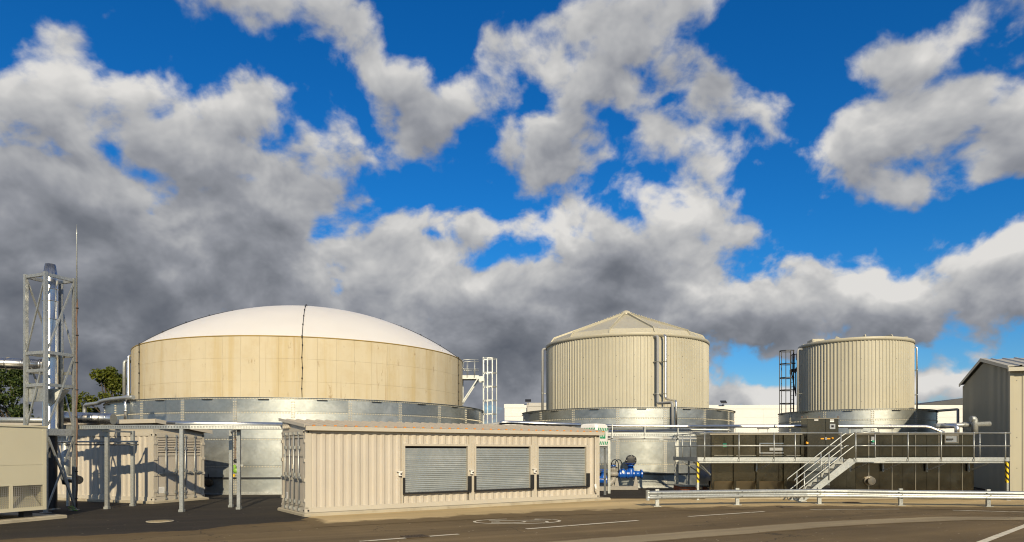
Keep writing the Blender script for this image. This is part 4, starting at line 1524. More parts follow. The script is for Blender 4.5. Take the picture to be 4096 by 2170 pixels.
wf = MB().box(x0, YF - 0.05, pz(1775, YF), x1, YF - 0.002, pz(1769, YF)).box(x0, YF - 0.05, pz(1744, YF), x1, YF - 0.002, pz(1738, YF)).box(x0, YF - 0.05, pz(1769, YF), x0 + .05, YF - 0.002, pz(1744, YF)).box(x1 - .05, YF - 0.05, pz(1769, YF), x1, YF - 0.002, pz(1744, YF)).build('inspection_frame', MATS['stainless_ledge'], t2, local=False)
MB().box(x0 + .05, YF - 0.02, pz(1769, YF), x1 - .05, YF - 0.004, pz(1744, YF)).build('inspection_pane', MATS['stainless_bright'], wf, local=False)
MB().box((x0 + x1) / 2 - .2, YF - 0.08, pz(1762, YF), (x0 + x1) / 2 + .05, YF - 0.03, pz(1755, YF)).build('pane_latch', MATS['dark_steel'], wf, local=False)
bb = MB().box(px(3484, YF), YF - 0.03, 2.28, px(3496, YF), YF - 0.004, 2.60).build('push_button_plate', MATS['stainless_bright'], t2, local=False)
MB().lathe([(0.055, 0), (0.055, -0.06), (0.03, -0.085), (0.002, -0.085)], 14, (px(3489, YF), YF - 0.03, 2.40), axis='Y').build('push_button', MATS['lime_button'], bb, local=False)
lf = MB()
for u in (3455, 3485):
    lf.tube([(px(u, 28.8), 28.8, 2.75), (px(u, 28.8), 28.8, 2.82), (px(u + 14, 28.8), 28.8, 2.82), (px(u + 14, 28.8), 28.8, 2.75)], 0.012, 6)
lf.build('lifting_handle', MATS['dark_steel'], t2, local=False)
# concrete plinth under the tanks
m_ = MB().cbox(8.0, YF - 0.3, 0.0, 19.6, YF + 2.6, 0.10, 0.02)
o = m_.build('tank_plinth', MATS['slab_concrete'])
tag(o, kind='structure')

# ------------------------------------------------------------------ walkway with handrails
ZD = 1.66
YW = 27.7
wk = thing('access_walkway', 'galvanised grating walkway with tubular handrails along the stainless tanks', 'walkway', (14, YW, 0))
gr = MB()
for i in range(11):
    gr.bar((7.56, YW + 0.03 + i * 0.085, ZD - 0.02), (13.40, YW + 0.03 + i * 0.085, ZD - 0.02), 0.012, 0.035)
    gr.bar((13.50, YW + 0.03 + i * 0.085, ZD - 0.02), (20.15, YW + 0.03 + i * 0.085, ZD - 0.02), 0.012, 0.035)
x = 7.6
while x < 20.1:
    if not 13.38 < x < 13.52:
        gr.bar((x, YW + 0.02, ZD - 0.012), (x, YW + 0.90, ZD - 0.012), 0.012, 0.02)
    x += 0.10
for i in range(8):
    gr.bar((7.58 + i * 0.09, YW + 0.92, ZD - 0.02), (7.58 + i * 0.09, 31.8, ZD - 0.02), 0.012, 0.035)
y = YW + 0.95
while y < 31.8:
    gr.bar((7.56, y, ZD - 0.012), (8.26, y, ZD - 0.012), 0.012, 0.02)
    y += 0.10
gr.build('deck_grating', MATS['galv_steel'], wk, local=False)['kind'] = 'stuff'
G_ = MATS['galv_steel']
for (a, b) in ((7.54, 13.42), (14.72, 20.18)):
    MB().box(a, YW - 0.012, ZD - 0.075, b, YW, ZD + 0.085).build('kick_plate', MATS['galv_bright'], wk, local=False)
MB().box(7.528, YW + 0.001, ZD - 0.075, 7.54, 31.9, ZD + 0.085).build('kick_plate', MATS['galv_steel'], wk, local=False)
for (a, b) in (((13.50, 26.98), (14.70, 26.98)),):
    MB().box(a[0], a[1] - 0.012, ZD - 0.10, b[0] + 0.05, a[1], ZD + 0.07).build('kick_plate', MATS['galv_bright'], wk, local=False)
    gl = MB()
    for i in range(9):
        gl.bar((13.50, 27.0 + i * 0.083, ZD - 0.02), (14.74, 27.0 + i * 0.083, ZD - 0.02), 0.012, 0.035)
    for i in range(12):
        gl.bar((13.52 + i * .105, 26.99, ZD - 0.012), (13.52 + i * .105, 27.69, ZD - 0.012), 0.012, 0.02)
    gl.build('landing_grating', G_, wk, local=False)['kind'] = 'stuff'
MB().bar((7.6, YW + 0.05, ZD - 0.10), (20.15, YW + 0.05, ZD - 0.10), 0.05, 0.10).build('bearer_beam', G_, wk, local=False)
MB().bar((8.4, YW + 0.85, ZD - 0.10), (20.15, YW + 0.85, ZD - 0.10), 0.05, 0.10).build('bearer_beam', G_, wk, local=False)


def rail_post(x, y, parent=wk, z0=ZD, z1=2.72):
    mb = MB()
    mb.tube([(x, y - 0.035, z0 - 0.05), (x, y - 0.035, z1)], 0.022, 8)
    for z in (2.21, 2.73):
        mb.lathe([(0.002, -0.035), (0.03, -0.022), (0.036, 0), (0.03, 0.022), (0.002, 0.035)], 8, (x, y - 0.035, z))
    mb.box(x - 0.045, y - 0.05, z0 - 0.06, x + 0.045, y - 0.013, z0 + 0.02)
    mb.build('rail_post', MATS['galv_bright'], parent, local=False)


for x in (7.81, 9.20, 10.62, 11.48, 13.33, 14.72, 16.05, 17.40, 18.72, 20.0):
    rail_post(x, YW)
rail_post(13.57, 26.98)
for y in (29.0, 30.35, 31.7):
    rail_post(7.575, y)
for z in (2.21, 2.73):
    MB().tube([(13.40, YW - 0.035, z), (7.575, YW - 0.035, z), (7.545, YW + 0.03, z), (7.545, 31.9, z - 0.01)], 0.022, 8).build('handrail', MATS['galv_bright'], wk, local=False)
    MB().tube([(13.50, 26.945, z), (14.5, 26.945, z), (14.72, YW - 0.035, z), (20.22, YW - 0.035, z)], 0.022, 8).build('handrail', MATS['galv_bright'], wk, local=False)
MB().tube([(19.6, 28.6, ZD), (19.6, 28.6, 2.73)], 0.022, 8).build('rail_post', MATS['galv_bright'], wk, local=False)
# brackets under the deck
for u in (3034, 3413, 3544, 3721, 3890):
    x = px(u, 28.3)
    br = MB()
    br.box(x - 0.03, YW + 0.80, 1.15, x + 0.03, YW + 0.88, ZD - 0.15)
    br.bar((x, YW + 0.84, 1.18), (x + 0.30, YW + 0.10, ZD - 0.16), 0.04, 0.05)
    br.build('deck_bracket', G_, wk, local=False)
lb = MB()
lb.bar((7.58, 31.75, 0.0), (7.58, 31.75, ZD - 0.05), 0.07, 0.07)
lb.build('support_leg', G_, wk, local=False)
MB().bar((8.22, 31.75, 0.0), (8.22, 31.75, ZD - 0.05), 0.07, 0.07).build('support_leg', G_, wk, local=False)
for (a, b) in (((7.60, 30.6, ZD - 0.12), (8.30, 30.6, 1.10)), ((7.60, 28.6, ZD - 0.12), (8.30, 28.65, 1.05)), ((7.60, 27.8, ZD - 0.12), (8.28, 28.5, 1.0))):
    MB().bar(a, b, 0.045, 0.05).build('knee_brace', G_, wk, local=False)

# stairs climbing to the right onto the landing
st = thing('steel_stairs', 'galvanised steel stairs with tubular rails rising right to the walkway', 'stairs', (11.3, 27.35, 0))
S0, S1 = Vector((11.42, 0, 0.02)), Vector((13.50, 0, ZD - 0.02))
for y in (26.985, 27.69):
    mb = MB()
    d = (S1 - S0).normalized()
    nrm = Vector((-d.z, 0, d.x))
    a, b = S0 + Vector((0, y, 0)), S1 + Vector((0, y, 0))
    mb.prism([a - nrm * 0.02 + Vector((-.1, 0, 0)), a - nrm * 0.02 + Vector((0.12, 0, 0)), b - nrm * 0.13, b + nrm * 0.10 + Vector((0.02, 0, -0.03)), b + nrm * 0.10 + Vector((-0.10, 0, 0)), a + nrm * 0.11], (0, 0.02, 0))
    mb.build('stringer', MATS['galv_bright'], st, local=False)
    # rails
    for (dz, e0, e1) in ((1.03, -0.42, 0.0), (0.53, -0.30, 0.02)):
        p0, p1 = a + Vector((e0 * 0.55, 0, dz - 0.02 + e0 * 0.35)), b + Vector((-0.12 + e1, 0, dz - 0.06))
        q = b + Vector((0.03 + e1, 0, dz + 0.045))
        MB().tube([p0 + Vector((-0.03, 0, -0.07)), p0, p1, q, q + Vector((0.10, 0, 0))], 0.022, 8).build('handrail', MATS['galv_bright'], st, local=False)
    for t in (0.06, 0.53):
        p = a + (b - a) * t
        mb = MB().tube([p + Vector((0, -0.02, -0.02)), p + Vector((0, -0.02, 1.0))], 0.022, 8)
        mb.lathe([(0.002, -0.035), (0.036, 0), (0.002, 0.035)], 8, tuple(p + Vector((0, -0.02, 1.0))))
        mb.lathe([(0.002, -0.035), (0.036, 0), (0.002, 0.035)], 8, tuple(p + Vector((0, -0.02, 0.51))))
        mb.build('rail_post', MATS['galv_bright'], st, local=False)
for k in range(8):
    t = (k + 1) / 9
    p = S0 + (S1 - S0) * t
    tr = MB()
    for i in range(7):
        tr.bar((p.x - 0.12 + i * 0.04, 27.01, p.z), (p.x - 0.12 + i * 0.04, 27.685, p.z), 0.01, 0.035)
    for i in range(8):
        tr.bar((p.x - 0.13, 27.02 + i * 0.094, p.z + 0.008), (p.x + 0.13, 27.02 + i * 0.094, p.z + 0.008), 0.01, 0.015)
    tr.box(p.x - 0.145, 27.01, p.z - 0.02, p.x - 0.13, 27.685, p.z + 0.022)
    tr.build('tread', MATS['galv_steel'], st, local=False)
for y in (26.99, 27.70):
    MB().box(11.24, y - 0.09, 0.008, 11.62, y + 0.10, 0.03).build('foot_plate', MATS['galv_steel'], st, local=False)

# ------------------------------------------------------------------ control cabinet
cb_ = thing('control_cabinet', 'two-door steel control cabinet with small screen above the walkway', 'cabinet', (13.2, 28.95, ZD))
cx0, cx1, cy0, cy1, cz1 = px(3229, 28.75), px(3355, 28.75), 28.75, 29.35, pz(1673, 28.75)
cs = MATS['cabinet_steel']
MB().box(cx0, cy0 + 0.03, ZD, cx1, cy1, cz1 - 0.03).build('housing', cs, cb_, local=False)
xm = px(3302, 28.75)
d1 = MB().cbox(cx0 + 0.005, cy0, ZD + 0.08, xm - 0.004, cy0 + 0.028, cz1 - 0.04, 0.004).build('door', cs, cb_, local=False)
d2 = MB().cbox(xm + 0.004, cy0, ZD + 0.08, cx1 - 0.005, cy0 + 0.028, cz1 - 0.04, 0.004).build('door', cs, cb_, local=False)
MB().box(cx0 - 0.02, cy0 - 0.03, cz1 - 0.03, cx1 + 0.02, cy1 + 0.02, cz1).build('rain_hood', MATS['stainless_ledge'], cb_, local=False)


def dec(name, u0, v0, u1, v1, mat, par, y=cy0 - 0.008, t=0.007):
    return MB().box(px(u0, 28.75), y, pz(v1, 28.75), px(u1, 28.75), y + t, pz(v0, 28.75)).build(name, MATS[mat], par, local=False)


dec('name_plate', 3257, 1679, 3273, 1683, 'sign_white', d1)
dec('name_plate', 3320, 1679, 3336, 1682.5, 'sign_white', d2)
dec('name_plate', 3320, 1684, 3336, 1689, 'sign_white', d2)
dec('amber_label', 3283, 1753, 3296, 1758, 'amber_label', d1)
dec('amber_label', 3308, 1753, 3321, 1758, 'amber_label', d2)
sf = dec('screen_bezel', 3318, 1696.5, 3340, 1717, 'stainless_bright', d2, cy0 - 0.03, 0.028)
dec('screen', 3324, 1702, 3334, 1710.5, 'screen_dark', sf, cy0 - 0.036, 0.005)
hl = MB().cbox(px(3298, 28.75), cy0 - 0.05, pz(1761, 28.75), px(3301, 28.75), cy0 - 0.001, pz(1749, 28.75), 0.005).build('door_handle', MATS['stainless_bright'], d1, local=False)
MB().cbox(px(3303, 28.75), cy0 - 0.05, pz(1761, 28.75), px(3306, 28.75), cy0 - 0.001, pz(1749, 28.75), 0.005).build('door_handle', MATS['stainless_bright'], d2, local=False)
MB().lathe([(0.04, 0), (0.04, -0.05), (0.022, -0.07), (0.002, -0.07)], 14, (px(3329, 28.75), cy0, pz(1754, 28.75)), axis='Y').build('stop_button', MATS['amber_label'], d2, local=False)
for u in (3208, 3230, 3277, 3352):
    mb = MB().tube([(px(u, 28.8) + .03 * math.cos(a), 28.8, cz1 + 0.045 + .03 * math.sin(a)) for a in [i * math.pi / 4 for i in range(8)]], 0.01, 6, close=True)
    mb.build('lifting_eye', MATS['rust_brown'], cb_, local=False)
MB().lathe([(0.06, 0), (0.06, 0.07), (0.03, 0.10), (0.002, 0.105)], 12, (12.45, 28.80, 2.30)).build('warning_lamp', MATS['amber_label'], cb_, local=False)

# ------------------------------------------------------------------ crash barrier
GP = [(5.22, 24.55), (8.33, 25.25), (11.53, 25.62), (14.2, 24.95), (17.05, 24.45), (20.0, 23.7), (23.0, 22.8)]
gd = thing('crash_barrier', 'galvanised corrugated crash barrier on short posts beside the road', 'guard rail', (11.5, 25.2, 0))
path = [(4.90, 24.40)] + [(p[0], p[1] - 0.10) for p in GP]


def smooth(pts, k=6):
    out = []
    n = len(pts)
    for i in range(n - 1):
        p0, p1, p2, p3 = pts[max(i - 1, 0)], pts[i], pts[i + 1], pts[min(i + 2, n - 1)]
        for j in range(k):
            t = j / k
            out.append(tuple(0.5 * ((2 * b) + (-a + c) * t + (2 * a - 5 * b + 4 * c - d) * t * t + (-a + 3 * b - 3 * c + d) * t ** 3) for a, b, c, d in zip(p0, p1, p2, p3)))
    out.append(pts[-1])
    return out


WP = [(0.040, -0.155), (0.012, -0.148), (-0.040, -0.118), (-0.044, -0.075), (-0.038, -0.055), (0.020, -0.022), (0.024, 0.0), (0.020, 0.022), (-0.038, 0.055), (-0.044, 0.075), (-0.040, 0.118), (0.012, 0.148), (0.040, 0.155)]
WP = [(o_, z) for o_, z in WP] + [(o_ + 0.004, z) for o_, z in reversed(WP)]
sp_ = smooth(path)
for i in range(len(path) - 1):
    seg = sp_[i * 6:i * 6 + 7]
    if i:
        a, b = Vector((*seg[0], 0)), Vector((*seg[1], 0))
    MB().sweep(WP, [(p[0], p[1], 0.42 + 0.0015 * (i % 2)) for p in seg], True).build('rail_beam', MATS['galv_bright'], gd, local=False)
for (x, y) in GP:
    po = MB()
    po.box(x - 0.065, y - 0.045, 0.0, x + 0.065, y - 0.037, 0.63).box(x - 0.065, y - 0.037, 0.0, x - 0.057, y + 0.045, 0.63).box(x + 0.057, y - 0.037, 0.0, x + 0.065, y + 0.045, 0.63).box(x - 0.0649, y + 0.037, 0.0, x + 0.0649, y + 0.045, 0.63)
    pp = po.build('post', MATS['galv_steel'], gd, local=False)
    MB().box(x - 0.13, y - 0.10, 0.008, x + 0.13, y + 0.12, 0.024).build('base_plate', MATS['galv_steel'], pp, local=False)
    bt_ = MB()
    for (dx, dz) in ((0, 0.42), (-0.14, 0.50), (-0.14, 0.34), (0.14, 0.50), (0.14, 0.34)):
        bt_.tube([(x + dx, y - 0.165, dz), (x + dx, y - 0.13, dz)], 0.016, 6)
    bt_.build('splice_bolts', MATS['dark_steel'], pp, local=False)['kind'] = 'stuff'
MB().lathe([(0.075, 0.235), (0.075, 0.60)], 16, (4.86, 24.42, 0)).build('end_cap', MATS['galv_steel'], gd, local=False)


def striped_post(label, x, y):
    th = thing('striped_post', label, 'post', (x, y, 0), group=None)
    MB().box(-0.04, -0.04, 0, 0.04, 0.04, 0.72).build('lower_shaft', MATS['galv_steel'], th)
    MB().box(-0.043, -0.043, 0.7205, 0.043, 0.043, 1.58).build('striped_sleeve', MATS['hazard_stripes'], th)
    MB().box(-0.09, -0.09, 0.0085, 0.09, 0.09, 0.02).build('base_plate', MATS['galv_steel'], th)


striped_post('yellow and black striped post beside the brick chamber', px(2792, YW), YW + 0.02)
striped_post('yellow and black striped post at the corner of the ribbed shed', px(4032, 27.6), 27.65)


# ------------------------------------------------------------------ brick chamber
def brick_chamber():
    x0, x1, y0, y1 = 7.50, 8.52, 30.4, 31.75
    th = thing('brick_chamber', 'low red brick chamber with a pale lid, under the walkway end', 'chamber', ((x0 + x1) / 2, y0, 0))
    MB().box(x0 + 0.012, y0 + 0.012, 0, x1 - 0.012, y1 - 0.012, 0.415).build('mortar_core', MATS['mortar'], th, local=False)
    me, _ = MB().box(-0.1075, -0.05, 0, 0.1075, 0.05, 0.065).mesh('brick', MATS['red_brick'], center=False)
    mh, _ = MB().box(-0.05, -0.05, 0, 0.05, 0.05, 0.065).mesh('brick', MATS['red_brick'], center=False)
    for k in range(5):
        z = 0.03 + k * 0.0765
        off = 0.1125 if k % 2 else 0.0
        n = int((x1 - x0) / 0.225) + 1
        for i in range(n):
            x = x0 + 0.1125 + i * 0.225 + off - (0.1125 if k % 2 else 0)
            if k % 2:
                x = x0 + i * 0.225 + 0.225 - 0.0
                if i == n - 1:
                    continue
            if x + 0.1 < x1:
                inst('brick', me, th, frame(x, y0 + 0.05, z))
        if k % 2:
            inst('brick', mh, th, frame(x0 + 0.05, y0 + 0.05, z))
        n = int((y1 - y0) / 0.225)
        for i in range(n):
            y = y0 + 0.22 + i * 0.225 + (0.1 if k % 2 else 0)
            if y + 0.1 < y1:
                inst('brick', me, th, frame(x0 + 0.05, y, z, math.pi / 2))
    li = MB().cbox(x0 - 0.03, y0 - 0.03, 0.415, x1 + 0.03, y1 + 0.03, 0.455, 0.01).build('coping', MATS['slab_concrete'], th, local=False)
    MB().box(x0 + 0.25, y0 + 0.15, 0.456, x1 - 0.15, y1 - 0.2, 0.485).build('access_lid', MATS['stainless_bright'], th, local=False)


brick_chamber()


# ------------------------------------------------------------------ pump set
def flange(mb, c, r, t, axis='X'):
    mb.lathe([(0.002, -t / 2), (r, -t / 2), (r, t / 2), (0.002, t / 2)], 18, c, axis=axis, smooth=False)
    for k in range(8):
        a = k * math.pi / 4
        if axis == 'X':
            p = Vector((0, math.cos(a), math.sin(a))) * r * 0.82 + Vector(c)
            mb.tube([p - Vector((t, 0, 0)), p + Vector((t, 0, 0))], 0.016, 5)


def pump_set():
    Yp = 35.15
    th = thing('pump_set', 'grey pump on a steel skid joined to bright blue valves', 'pump', (5.6, Yp, 0))
    zc = 0.82
    X = lambda u: px(u, Yp)
    MB().box(X(2432), Yp - 0.35, 0.02, X(2548), Yp + 0.35, 0.20).build('skid_base', MATS['grey_cast'], th, local=False)
    mb = MB()
    mb.lathe([(0.002, -0.13), (0.20, -0.13), (0.29, -0.06), (0.29, 0.06), (0.20, 0.13), (0.002, 0.13)], 22, (X(2453), Yp, zc))
    mb.tube([(X(2453), Yp, zc - 0.1), (X(2453), Yp, 0.5), (X(2440), Yp - .05, 0.34), (X(2425), Yp - .1, 0.34)], 0.14, 14)
    mb.build('pump_volute', MATS['grey_cast'], th, local=False)
    mo = MB()
    mo.lathe([(0.002, zc + 0.12), (0.19, zc + 0.12), (0.19, zc + 0.36), (0.13, zc + 0.40), (0.002, zc + 0.40)], 20, (X(2453), Yp, 0))
    for k in range(16):
        a = k * math.pi / 8
        c, s = math.cos(a), math.sin(a)
        mo.bar((X(2453) + .18 * c, Yp + .18 * s, zc + 0.24), (X(2453) + .225 * c, Yp + .225 * s, zc + 0.24), 0.014, 0.22)
    mt = mo.build('motor', MATS['grey_cast'], th, local=False)
    MB().lathe([(0.14, zc + 0.401), (0.14, zc + 0.46), (0.10, zc + 0.49), (0.002, zc + 0.49)], 16, (X(2453), Yp, 0)).build('motor_cap', MATS['blue_enamel'], mt, local=False)
    for (du, h) in ((8, 0.42), (-6, 0.34)):
        pts = [(X(2453 + du * 0.4), Yp - 0.05, zc + 0.45)]
        for i in range(8):
            a = math.pi * (1 - i / 7)
            pts.append((X(2464 + du) + 0.18 * math.cos(a), Yp - 0.15, zc + 0.48 + 0.26 * math.sin(a)))
        pts.append((X(2464 + du) + 0.19, Yp - 0.15, zc + 0.05))
        MB().tube(pts, 0.022, 7).build('power_cable', MATS['black_rubber'], th, local=False)
    for u in (2447, 2466, 2542):
        k = 0.62 if u < 2500 else 0.68
        MB().prism([(X(u) - 0.12, Yp - 0.08, 0.20), (X(u) + 0.12, Yp - 0.08, 0.20), (X(u) + 0.05, Yp - 0.08, k), (X(u) - 0.03, Yp - 0.08, k)], (0, 0.12, 0)).build('pump_support', MATS['grey_cast'], th, local=False)
    MB().tube([(X(2460), Yp, zc), (X(2478), Yp, zc)], 0.12, 14).build('discharge_neck', MATS['grey_cast'], th, local=False)
    # blue check valve
    cv = MB()
    flange(cv, (X(2480), Yp, zc), 0.24, 0.05)
    cv.lathe([(0.15, -0.30), (0.21, -0.12), (0.22, 0.05), (0.16, 0.22), (0.15, 0.30)], 18, (X(2494), Yp, zc), axis='X')
    cv.lathe([(0.14, 0.0), (0.16, 0.18), (0.10, 0.27), (0.002, 0.28)], 14, (X(2490), Yp, zc))
    flange(cv, (X(2508), Yp, zc), 0.24, 0.05)
    c_ = cv.build('check_valve', MATS['blue_enamel'], th, local=False)
    MB().box(X(2490) - 0.06, Yp - 0.22, zc + 0.06, X(2490) + 0.06, Yp - 0.205, zc + 0.16).build('valve_plate', MATS['sign_white'], c_, local=False)
    gv = MB()
    flange(gv, (X(2513), Yp, zc), 0.24, 0.05)
    gv.lathe([(0.16, -0.16), (0.20, 0.0), (0.16, 0.16)], 18, (X(2523), Yp, zc), axis='X')
    gv.lathe([(0.20, 0.0), (0.17, 0.22), (0.13, 0.40), (0.19, 0.42), (0.19, 0.46), (0.07, 0.48), (0.07, 0.52)], 16, (X(2523), Yp, zc))
    flange(gv, (X(2533), Yp, zc), 0.24, 0.05)
    g_ = gv.build('gate_valve', MATS['blue_enamel'], th, local=False)
    hw = MB().lathe([(0.26, -0.02), (0.29, 0.0), (0.26, 0.025), (0.23, 0.0), (0.26, -0.02)], 24, (X(2523), Yp, zc + 0.54))
    for k in range(4):
        a = k * math.pi / 2 + 0.4
        hw.bar((X(2523), Yp, zc + 0.54), (X(2523) + 0.25 * math.cos(a), Yp + 0.25 * math.sin(a), zc + 0.54), 0.05, 0.025)
    hw.build('handwheel', MATS['blue_enamel'], g_, local=False)
    MB().tube([(X(2535), Yp, zc), (X(2553), Yp, zc), (X(2562), Yp + 0.10, zc), (X(2565), Yp + 0.6, zc)], 0.16, 16).build('outlet_bend', MATS['blue_enamel'], th, local=False)
    fe = MB()
    flange(fe, (X(2565), Yp - 0.02, zc), 0.24, 0.06)
    fe.build('end_flange', MATS['blue_enamel'], th, local=False)


pump_set()
th = thing('tank_nozzle', 'dark flanged nozzle on the steel ring above the blue valves', 'nozzle', (px(2520, 36.6), 36.6, 1.5))
mb = MB().lathe([(0.16, 0.3), (0.16, -0.30), (0.29, -0.30), (0.29, -0.37), (0.20, -0.40), (0.002, -0.40)], 20, (px(2520, 36.5), 36.5, pz(1842, 36.5)), axis='Y')
mb.build('nozzle_body', MATS['dark_steel'], th, local=False)
fb = MB()
for k in range(8):
    a = k * math.pi / 4
    fb.tube([(px(2520, 36.5) + .245 * math.cos(a), 36.08, pz(1842, 36.5) + .245 * math.sin(a)), (px(2520, 36.5) + .245 * math.cos(a), 36.14, pz(1842, 36.5) + .245 * math.sin(a))], 0.02, 6)
fb.build('flange_bolts', MATS['galv_steel'], th, local=False)['kind'] = 'stuff'

th = thing('shut_off_valve', 'blue shut-off valve half hidden behind the emergency shower legs', 'valve', (px(2412, 34.4), 34.4, 0))
Yv = 34.4
mb = MB()
flange(mb, (px(2396, Yv), Yv, 0.55), 0.22, 0.05)
mb.lathe([(0.15, -0.2), (0.19, 0.0), (0.15, 0.2)], 16, (px(2408, Yv), Yv, 0.55), axis='X')
mb.lathe([(0.18, 0.0), (0.15, 0.2), (0.11, 0.36), (0.16, 0.38), (0.16, 0.42), (0.06, 0.44), (0.05, 0.5)], 14, (px(2414, Yv), Yv, 0.55))
flange(mb, (px(2424, Yv), Yv, 0.55), 0.22, 0.05)
mb.build('valve_body', MATS['blue_enamel'], th, local=False)
MB().lathe([(0.20, -0.02), (0.23, 0.0), (0.20, 0.025), (0.18, 0.0), (0.20, -0.02)], 22, (px(2414, Yv), Yv, 1.05)).build('handwheel', MATS['blue_enamel'], th, local=False)
MB().tube([(px(2382, Yv), Yv, 0.55), (px(2398, Yv), Yv, 0.55)], 0.14, 14).build('inlet_pipe', MATS['blue_enamel'], th, local=False)
MB().box(px(2392, Yv), Yv - 0.2, 0.008, px(2440, Yv), Yv + 0.2, 0.22).build('support_block', MATS['grey_cast'], th, local=False)


# ------------------------------------------------------------------ emergency shower
def shower():
    rz = R(-42)
    th = thing('emergency_shower', 'white emergency shower tank with green hazard stripes on a steel stand', 'shower', (3.72, 31.0, 0), rz)
    z0, z1, h = 2.20, 3.24, 0.48
    mb = MB()
    prof = [(h, z0 + 0.03), (h, z1 - 0.18), (h - 0.02, z1 - 0.08), (h - 0.08, z1 - 0.02), (h - 0.20, z1)]

    def ring(r, z):
        c = 0.09
        return [(r - c, -r, z), (r, -r + c, z), (r, r - c, z), (r - c, r, z), (-r + c, r, z), (-r, r - c, z), (-r, -r + c, z), (-r + c, -r, z)]
    vs_, fs_ = [], []
    for r, z in [(h - 0.04, z0)] + prof:
        vs_ += ring(r, z)
    k = len(prof) + 1
    for i in range(k - 1):
        for j in range(8):
            q = (j + 1) % 8
            fs_.append((i * 8 + j, i * 8 + q, (i + 1) * 8 + q, (i + 1) * 8 + j))
    fs_.append(tuple(range((k - 1) * 8, k * 8)))
    fs_.append(tuple(reversed(range(8))))
    mb.add(vs_, fs_)
    tk = mb.build('header_tank', MATS['white_plastic'], th)
    # diagonal green stripes on the two visible faces
    for (z, s) in ((z1 - 0.35, 0.15), (z0 + 0.08, 0.15)):
        for i in range(6):
            t = -0.40 + i * 0.135
            MB().prism([(t, -h - 0.004, z), (t + 0.07, -h - 0.004, z), (t + 0.135, -h - 0.004, z + s), (t + 0.065, -h - 0.004, z + s)], (0, 0.003, 0)).build('green_stripe', MATS['sign_green'], tk)
            MB().prism([(h + 0.001, t, z), (h + 0.001, t + 0.07, z), (h + 0.001, t + 0.135, z + s), (h + 0.001, t + 0.065, z + s)], (0.003, 0, 0)).build('green_stripe', MATS['sign_green'], tk)
    X_ = h + 0.001
    sg = MB().box(X_, -0.22, z0 + 0.36, X_ + 0.007, 0.20, z0 + 0.70).build('safety_sign', MATS['sign_green'], tk)
    q = X_ + 0.0075
    zz = z0 + 0.04

    def flat(poly, name='sign_pictogram'):
        MB().prism([(q, a_, zz + b_) for a_, b_ in poly], (0.003, 0, 0)).build(name, MATS['sign_white'], sg)
    # person under a shower with cross, eye wash with cross, white divider
    flat([(-0.145 + .028 * math.cos(i * .785), 0.555 + .028 * math.sin(i * .785)) for i in range(8)])
    flat([(-0.175, 0.38), (-0.115, 0.38), (-0.108, 0.52), (-0.182, 0.52)])
    flat([(-0.075, 0.565), (-0.025, 0.565), (-0.025, 0.58), (-0.075, 0.58)])
    flat([(-0.0575, 0.5475), (-0.0425, 0.5475), (-0.0425, 0.5645), (-0.0575, 0.5645)])
    flat([(-0.0575, 0.5805), (-0.0425, 0.5805), (-0.0425, 0.5975), (-0.0575, 0.5975)])
    flat([(-0.014, 0.322), (-0.004, 0.322), (-0.004, 0.658), (-0.014, 0.658)])
    flat([(0.02, 0.56), (0.07, 0.535), (0.12, 0.56), (0.07, 0.60)])
    flat([(0.045, 0.40), (0.095, 0.40), (0.105, 0.51), (0.035, 0.51)])
    flat([(0.135, 0.565), (0.185, 0.565), (0.185, 0.58), (0.135, 0.58)])
    flat([(0.1525, 0.5475), (0.1675, 0.5475), (0.1675, 0.5645), (0.1525, 0.5645)])
    flat([(0.1525, 0.5805), (0.1675, 0.5805), (0.1675, 0.5975), (0.1525, 0.5975)])
    for (x, y_) in ((-0.36, -0.36), (0.36, -0.36), (0.36, 0.36), (-0.36, 0.36)):
        MB().box(x - 0.04, y_ - 0.04, 0.0, x + 0.04, y_ + 0.04, z0 - 0.06).build('stand_leg', MATS['galv_bright'], th)
    fr = MB()
    fr.box(-0.42, -0.42, z0 - 0.06, 0.42, 0.42, z0 - 0.002)
    fr.build('stand_top', MATS['galv_steel'], th)
    MB().tube([(-0.1, 0, z0 - 0.06), (-0.1, 0, z0 - 0.25), (-0.1, -0.18, z0 - 0.28)], 0.03, 8).build('shower_pipe', MATS['galv_steel'], th)
    MB().lathe([(0.03, 0.08), (0.10, 0.02), (0.10, 0.0), (0.002, 0.0)], 14, (-0.1, -0.2, z0 - 0.38)).build('shower_rose', MATS['galv_steel'], th)
    MB().tube([(-0.36, -0.41, 0.75), (0.36, -0.41, 0.75), (0.42, -0.36, 0.75), (0.42, 0.3, 0.75)], 0.02, 8).build('activation_bar', MATS['galv_steel'], th)
    MB().box(-0.05, -0.32, z1 - 0.25, 0.0, -0.30, z1 + 0.14).build('vent_strip', MATS['galv_steel'], th)
    MB().tube([(0.36, -0.47, 0.01), (0.36, -0.47, 2.2)], 0.022, 8).build('drain_pipe', MATS['grey_plastic'], th)


shower()


